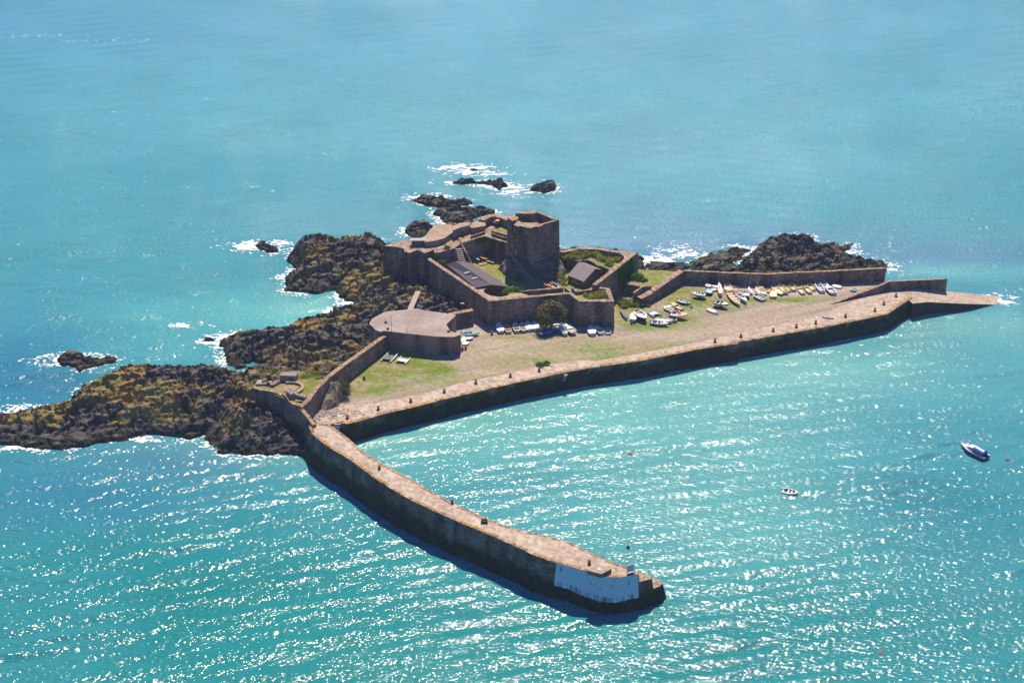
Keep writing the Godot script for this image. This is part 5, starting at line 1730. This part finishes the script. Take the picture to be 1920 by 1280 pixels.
	for e in [[1019, 533, 1034, 541, "red"], [1026, 534, 1040, 541, "orange"], [1030, 531, 1044, 537, "red"], [1034, 529, 1046, 536, "blue"], [1038, 536, 1048, 540, "white"]]:
		kayak("kayak", ["red kayak nearest the mound stair behind the inner wall", "orange kayak in the pile behind the inner wall", "red kayak crossing the pile behind the inner wall", "blue kayak on top of the pile by the shrubs", "white kayak at the end of the pile by the shrubs"][n], Vector2(e[0], e[1]), Vector2(e[2], e[3]), YARD + [1.2, 1.5, 1.7, 2.0, 1.5][n], e[4], "kayaks piled behind the inner wall")
		n += 1
	var rk := thing("kayak_rack", "timber rack holding the red and green kayaks", "rack", W(900, 488, YARD))
	for x in [-1.2, 1.2]:
		var mb := MB.new()
		mb.bar(Vector3(x, 0, -0.7), Vector3(x, 1.0, -0.7), 0.07)
		mb.bar(Vector3(x, 0, 0.7), Vector3(x, 1.0, 0.7), 0.07)
		mb.bar(Vector3(x, 0.75, -0.8), Vector3(x, 0.75, 0.8), 0.06)
		obj("frame", mb, paint("brown"), rk)
	var tp := thing("curved_shelter", "pale curved plastic shelter in the courtyard corner", "shelter", W(902, 472, YARD))
	var sm := MB.new()
	for k in 8:
		var a0 := PI * 0.5 * k / 8.0
		var a1 := PI * 0.5 * (k + 1) / 8.0
		sm.quad(Vector3(2.0 * sin(a0), 2.2 * cos(a0), -0.9), Vector3(2.0 * sin(a1), 2.2 * cos(a1), -0.9), Vector3(2.0 * sin(a1), 2.2 * cos(a1), 0.9), Vector3(2.0 * sin(a0), 2.2 * cos(a0), 0.9))
	obj("cover", sm, M.pale, tp)
	afloat()

func slab_base() -> void:
	tag(slab(self, "concrete_pad", WL([1478, 551, 1492, 543, 1530, 543, 1556, 551, 1530, 553], G + 0.008), M.concrete, func(p): return Color(0.52, 0.44, 0.36), 1.0), "pale concrete pad under the training prams", "pad", "", "structure")

func afloat() -> void:
	# cabin cruiser at its mooring
	var bow := W(1803, 831, 1.0)
	var stern := W(1852, 855, 1.0)
	var L := bow.distance_to(stern)
	var mid := (bow + stern) * 0.5
	var d := (bow - stern).normalized()
	var t := thing("cabin_cruiser", "white and navy cabin cruiser with blue canopy at its mooring", "boat", Vector3(mid.x, -0.3, mid.z))
	t.rotation.y = atan2(-d.z, d.x)
	var st := stations(L, 2.5, 1.25, 0.03, 0.85, 14)
	hull_parts(t, st, {"hull": "navy", "bottom": "navy", "deck": "white", "inside": "darkgrey", "fore": 0.55, "rim_w": 0.28, "thwarts": []}, "decked")
	var rl := MB.new()
	for i in 14:
		for s in [-1.0, 1.0]:
			var a: Array = st[i]
			var b: Array = st[i + 1]
			rl.quad(Vector3(a[0], a[3] + 0.02, s * (a[1] + 0.03)), Vector3(b[0], b[3] + 0.02, s * (b[1] + 0.03)), Vector3(b[0], b[3] - 0.22, s * (b[1] + 0.01)), Vector3(a[0], a[3] - 0.22, s * (a[1] + 0.01)))
	obj("rubbing_strake", rl, paint("white"), t)
	var cb := MB.new()
	var x0 := -L * 0.06
	var x1 := L * 0.27
	var w0 := 0.92
	var y0 := 1.3
	var y1 := 2.05
	cb.quad(Vector3(x0, y1, -w0 * 0.85), Vector3(x1 - 0.9, y1 - 0.12, -w0 * 0.7), Vector3(x1 - 0.9, y1 - 0.12, w0 * 0.7), Vector3(x0, y1, w0 * 0.85))
	cb.quad(Vector3(x1 - 0.9, y1 - 0.12, -w0 * 0.7), Vector3(x1, y0 + 0.05, -w0 * 0.55), Vector3(x1, y0 + 0.05, w0 * 0.55), Vector3(x1 - 0.9, y1 - 0.12, w0 * 0.7))
	for s in [-1.0, 1.0]:
		cb.quad(Vector3(x0, y0, s * w0), Vector3(x1, y0, s * w0 * 0.6), Vector3(x1 - 0.9, y1 - 0.12, s * w0 * 0.7), Vector3(x0, y1, s * w0 * 0.85))
	obj("cabin", cb, paint("white"), t)
	for s in [-1.0, 1.0]:
		var wm := MB.new()
		wm.quad(Vector3(x0 + 0.25, y0 + 0.35, s * (w0 + 0.0)), Vector3(x0 + 1.1, y0 + 0.32, s * (w0 * 0.88)), Vector3(x0 + 1.0, y1 - 0.15, s * (w0 * 0.84)), Vector3(x0 + 0.25, y1 - 0.12, s * (w0 * 0.91)))
		obj("window", wm, M.glass, t)
	var cn := MB.new()
	for k in 6:
		var a0 := PI * k / 6.0
		var a1 := PI * (k + 1) / 6.0
		cn.quad(Vector3(x0 + 0.2, y0 + 1.2 * sin(a0), cos(a0) * 1.1), Vector3(x0 + 0.2, y0 + 1.2 * sin(a1), cos(a1) * 1.1), Vector3(-L * 0.40, y0 + 1.0 * sin(a1), cos(a1) * 1.12), Vector3(-L * 0.40, y0 + 1.0 * sin(a0), cos(a0) * 1.12))
		cn.tri(Vector3(-L * 0.40, y0, 0), Vector3(-L * 0.40, y0 + 1.0 * sin(a1), cos(a1) * 1.12), Vector3(-L * 0.40, y0 + 1.0 * sin(a0), cos(a0) * 1.12))
	obj("canopy", cn, paint("blue"), t)
	var pr := MB.new()
	for s in [-1.0, 1.0]:
		pr.bar(Vector3(L * 0.48, 1.9, s * 0.12), Vector3(L * 0.2, 1.75, s * 0.9), 0.03)
		pr.bar(Vector3(L * 0.3, 1.3, s * 0.75), Vector3(L * 0.3, 1.8, s * 0.68), 0.025)
	obj("bow_rail", pr, paint("silver"), t)
	boat("tender", "small white open boat moored alone in the harbour", Vector2(1497.5, 925.5), Vector2(1466, 919.5), 1.5, "open", {"hull": "white", "deck": "white", "inside": "navy", "depth": 0.75, "fore": 0.28, "rim_w": 0.16, "lift": 0.02}, "", -0.25)
	for b in [[1182, 849, "yellow", 0.45, "yellow mooring buoy in the middle of the harbour"], [1890, 862, "red", 0.45, "red mooring buoy beside the cabin cruiser"], [1652, 1224, "red", 0.42, "red mooring buoy alone in open water"], [1525, 952, "green", 0.28, "small green float near the moored tender"], [1512, 931, "black", 0.3, "small black float off the tender's bow"], [1320, 843, "black", 0.3, "small dark float off the quay side"], [1464, 814, "red", 0.25, "tiny red float in the inner harbour"], [1240, 873, "lightgrey", 0.28, "small pale float near the yellow buoy"], [1622, 923, "black", 0.25, "tiny dark float between the tender and cruiser"], [903, 834, "red", 0.28, "small red float close to the curved pier"]]:
		var w := W(b[0], b[1], 0.1)
		var o := thing("mooring_buoy", b[4], "buoy", Vector3(w.x, sea_h(w.x, w.z) - 0.1, w.z), "buoys in the harbour")
		var r: float = b[3]
		var mb := MB.new()
		mb.lathe(Vector3.ZERO, [0.0, -r * 0.8, r * 0.75, -r * 0.5, r, 0.1, r * 0.75, r * 0.7, 0.12, r, 0.0, r * 1.02], Color.WHITE, 12)
		obj("float_body", mb, paint(b[2]), o)
		var rg := MB.new()
		rg.bar(Vector3(-0.08, r, 0), Vector3(0.08, r + 0.12, 0), 0.025)
		obj("ring", rg, paint("darkgrey"), o)
	var bc := thing("beacon_buoy", "dark beacon buoy with slim topmark off the pier head", "buoy", W(1178, 1027, 0.0))
	var bm := MB.new()
	bm.lathe(Vector3.ZERO, [0.35, -0.3, 0.38, 0.2, 0.2, 0.45, 0.0, 0.5])
	obj("float_body", bm, M.dark, bc)
	var pm := MB.new()
	pm.bar(Vector3(0, 0.4, 0), Vector3(0, 1.7, 0), 0.05)
	pm.lathe(Vector3(0, 1.5, 0), [0.0, -0.2, 0.18, 0.0, 0.0, 0.25])
	obj("topmark", pm, paint("red"), bc)

func details() -> void:
	var proto: Node3D = null
	for b in [[651, 784.5], [709, 768], [770, 753.5], [833, 735.5], [892, 718.5], [957, 706.5], [1011, 696], [1341, 641], [1389.5, 632], [1450, 621], [1493.5, 613.5], [1530, 606.5], [1585.7, 594.5], [1641, 583], [1657.7, 571], [1680.6, 556]]:
		var w := W(b[0], b[1], G)
		if proto == null:
			proto = thing("bollard", "squat rusty iron mooring bollard along the quay edge", "bollard", w, "bollards along the quay")
			var mb := MB.new()
			mb.lathe(Vector3.ZERO, [0.32, -0.1, 0.32, 0.1, 0.24, 0.2, 0.22, 0.6, 0.31, 0.7, 0.31, 0.86, 0.22, 0.94, 0.0, 0.97], Color.WHITE, 12)
			obj("post", mb, M.iron, proto)
			var cm := MB.new()
			cm.lathe(Vector3(0, 0.0, 0), [0.5, 0.0, 0.5, 0.06, 0.36, 0.07], Color.WHITE, 12)
			obj("base_plate", cm, M.iron, proto)
		else:
			var o := proto.duplicate()
			o.name = numbered("bollard")
			add_child(o)
			o.position = w
	for b in [[1105, 1057, PIER, "short iron bollard beside the concrete box"], [711, 879, PIER, "small iron bollard halfway up the pier"], [848, 943, PIER, "worn iron bollard at the pier's inner edge"], [682.6, 711, G, "iron post standing by the sloping wall"], [922, 627, G, "short rusty post in front of the fort gate"]]:
		var o := thing("mooring_post", b[3], "post", W(b[0], b[1], b[2]))
		var mb := MB.new()
		mb.lathe(Vector3.ZERO, [0.26, -0.1, 0.24, 0.6, 0.32, 0.7, 0.3, 0.85, 0.0, 0.92], Color.WHITE, 10)
		obj("post", mb, M.iron, o)
		var cm := MB.new()
		cm.lathe(Vector3.ZERO, [0.4, 0.0, 0.4, 0.05, 0.25, 0.06], Color.WHITE, 10)
		obj("base_plate", cm, M.iron, o)
	# hand winch on the pier
	var w := thing("hand_winch", "dark hand winch with drum bolted to the pier deck", "winch", W(908, 979, PIER))
	var f := MB.new()
	f.box(Vector3(-0.5, 0.45, 0), Vector3(0.12, 0.9, 0.9))
	f.box(Vector3(0.5, 0.45, 0), Vector3(0.12, 0.9, 0.9))
	f.box(Vector3(0, 0.06, 0), Vector3(1.4, 0.12, 1.1))
	obj("frame", f, M.dark, w)
	var dr := MB.new()
	dr.bar(Vector3(-0.55, 0.65, 0), Vector3(0.55, 0.65, 0), 0.3, Color.WHITE, 0.3, 10)
	obj("drum", dr, M.iron, w)
	var hd := MB.new()
	hd.bar(Vector3(0.55, 0.65, 0), Vector3(0.75, 1.15, 0.1), 0.05)
	obj("crank", hd, M.dark, w)
	# railing at the pier root and the ladder rails at the head
	var r := thing("railing", "short rusty railing at the root of the pier", "railing", W(583, 806, PIER))
	for e in [[-0.9, -0.2], [0.6, 0.3]]:
		var mb := MB.new()
		mb.bar(Vector3(e[0], 0, e[1]), Vector3(e[0], 1.1, e[1]), 0.06)
		obj("post", mb, M.iron, r)
	var rb := MB.new()
	rb.bar(Vector3(-0.9, 1.05, -0.2), Vector3(0.6, 1.05, 0.3), 0.05)
	obj("rail", rb, M.iron, r)
	var la := thing("ladder_rails", "pair of thin ladder rails on the pier's harbour edge", "ladder", W(1132, 1047.5, PIER))
	for x in [-0.22, 0.22]:
		var mb := MB.new()
		mb.bar(Vector3(x, -4.0, -0.35), Vector3(x, 1.0, -0.3), 0.04)
		obj("rail", mb, M.dark, la)
	var rg := MB.new()
	for k in 10:
		rg.bar(Vector3(-0.22, -0.4 - k * 0.35, -0.35), Vector3(0.22, -0.4 - k * 0.35, -0.35), 0.025)
	obj("rungs", rg, M.dark, la)
	# lamp housing on the painted wall
	var lm := thing("wall_fitting", "round pale fitting on the white painted pier wall", "fitting", W(1146.5, 1098, 5.5) + Vector3(0, 0, 0.25))
	var lb := MB.new()
	lb.bar(Vector3(0, 0, -0.4), Vector3(0, 0, 0.1), 0.3, Color.WHITE, 0.24, 12)
	obj("housing", lb, M.pale, lm)
	var lg := MB.new()
	lg.bar(Vector3(0, 0, 0.1), Vector3(0, 0, 0.16), 0.18, Color.WHITE, 0.18, 12)
	obj("lens", lg, M.white, lm)
	# bins beside the blockhouse
	for b in [[867, 657, "squat dark bin at the blockhouse foot"], [873, 655, "dark bin standing away from the blockhouse"]]:
		var o := thing("litter_bin", b[2], "bin", W(b[0], b[1], G))
		var mb := MB.new()
		mb.lathe(Vector3.ZERO, [0.26, 0.0, 0.32, 0.8])
		obj("body", mb, M.dark, o)
		var cm := MB.new()
		cm.lathe(Vector3(0, 0.8, 0), [0.35, 0.0, 0.3, 0.1, 0.0, 0.14])
		obj("lid", cm, M.iron, o)
	# table under a red parasol on the upper battery
	var pz := thing("parasol_table", "small dark table under a red parasol on the upper battery", "table", W(932.5, 424, 13.2))
	var tb := MB.new()
	tb.box(Vector3(0, 0.72, 0), Vector3(1.3, 0.08, 0.9))
	obj("table_top", tb, M.dark, pz)
	for x in [-0.5, 0.5]:
		var mb := MB.new()
		mb.box(Vector3(x, 0.35, 0), Vector3(0.08, 0.7, 0.7))
		obj("leg", mb, M.dark, pz)
	var um := MB.new()
	um.bar(Vector3(0, 0.7, 0), Vector3(0, 2.0, 0), 0.04)
	obj("pole", um, M.pale, pz)
	var uc := MB.new()
	uc.lathe(Vector3(0, 1.75, 0), [0.75, 0.0, 0.35, 0.2, 0.0, 0.3], Color.WHITE, 8)
	obj("canopy", uc, paint("coral"), pz)
	var ch := thing("battery_crate", "dark crate beside the parasol on the upper battery", "crate", W(926.5, 422, 13.2))
	var cb := MB.new()
	cb.box(Vector3(0, 0.45, 0), Vector3(0.7, 0.9, 0.6), 0.2)
	obj("body", cb, M.dark, ch)
	var cl := MB.new()
	cl.box(Vector3(0, 0.93, 0), Vector3(0.76, 0.06, 0.66), 0.2)
	obj("lid", cl, paint("brown"), ch)
	var rv := thing("roof_hatch", "dark red hatch on the casemate roof", "hatch", W(853, 421.5, 15.5))
	var hb := MB.new()
	hb.box(Vector3(0, 0.1, 0), Vector3(0.8, 0.22, 0.5))
	obj("lid", hb, paint("red"), rv)
	# dinghy trolley wheels and bits left on the grass
	for b in [[1181, 606, "empty trolley with wheels beside the bastion brambles"], [1293, 575, "white spar and empty trolley by the navy boat"]]:
		var o := thing("dinghy_trolley", b[2], "trolley", W(b[0], b[1], G), "empty trolleys")
		var mb := MB.new()
		mb.bar(Vector3(-1.4, 0.25, 0), Vector3(1.0, 0.3, 0.3), 0.05)
		mb.bar(Vector3(0.4, 0.28, -0.7), Vector3(0.4, 0.28, 0.9), 0.05)
		obj("frame", mb, M.pale, o)
		for s in [-0.7, 0.9]:
			var wh := MB.new()
			wh.bar(Vector3(0.4, 0.26, s - 0.07), Vector3(0.4, 0.26, s + 0.07), 0.26, Color.WHITE, 0.26, 10)
			obj("wheel", wh, paint("black"), o)
	# sloping path down the foreshore
	var pa := MB.new()
	var path := [[784, 547, 5.6], [778, 560, 5.5], [772, 574, 5.4], [768, 584, 5.4]]
	for i in 3:
		var a := W(path[i][0], path[i][1], path[i][2])
		var b := W(path[i + 1][0], path[i + 1][1], path[i + 1][2])
		for k in 3:
			var p := a.lerp(b, k / 3.0)
			var q := a.lerp(b, (k + 1) / 3.0)
			pa.obox((p + q) * 0.5, (q - p) * 0.5, Vector3(0, 0.25, 0), Vector3(0.7, 0, 0.1), Color(0.46, 0.40, 0.33))
	tag(obj("path", pa, M.concrete), "pale concrete path down across the dark rocks", "path", "", "structure")
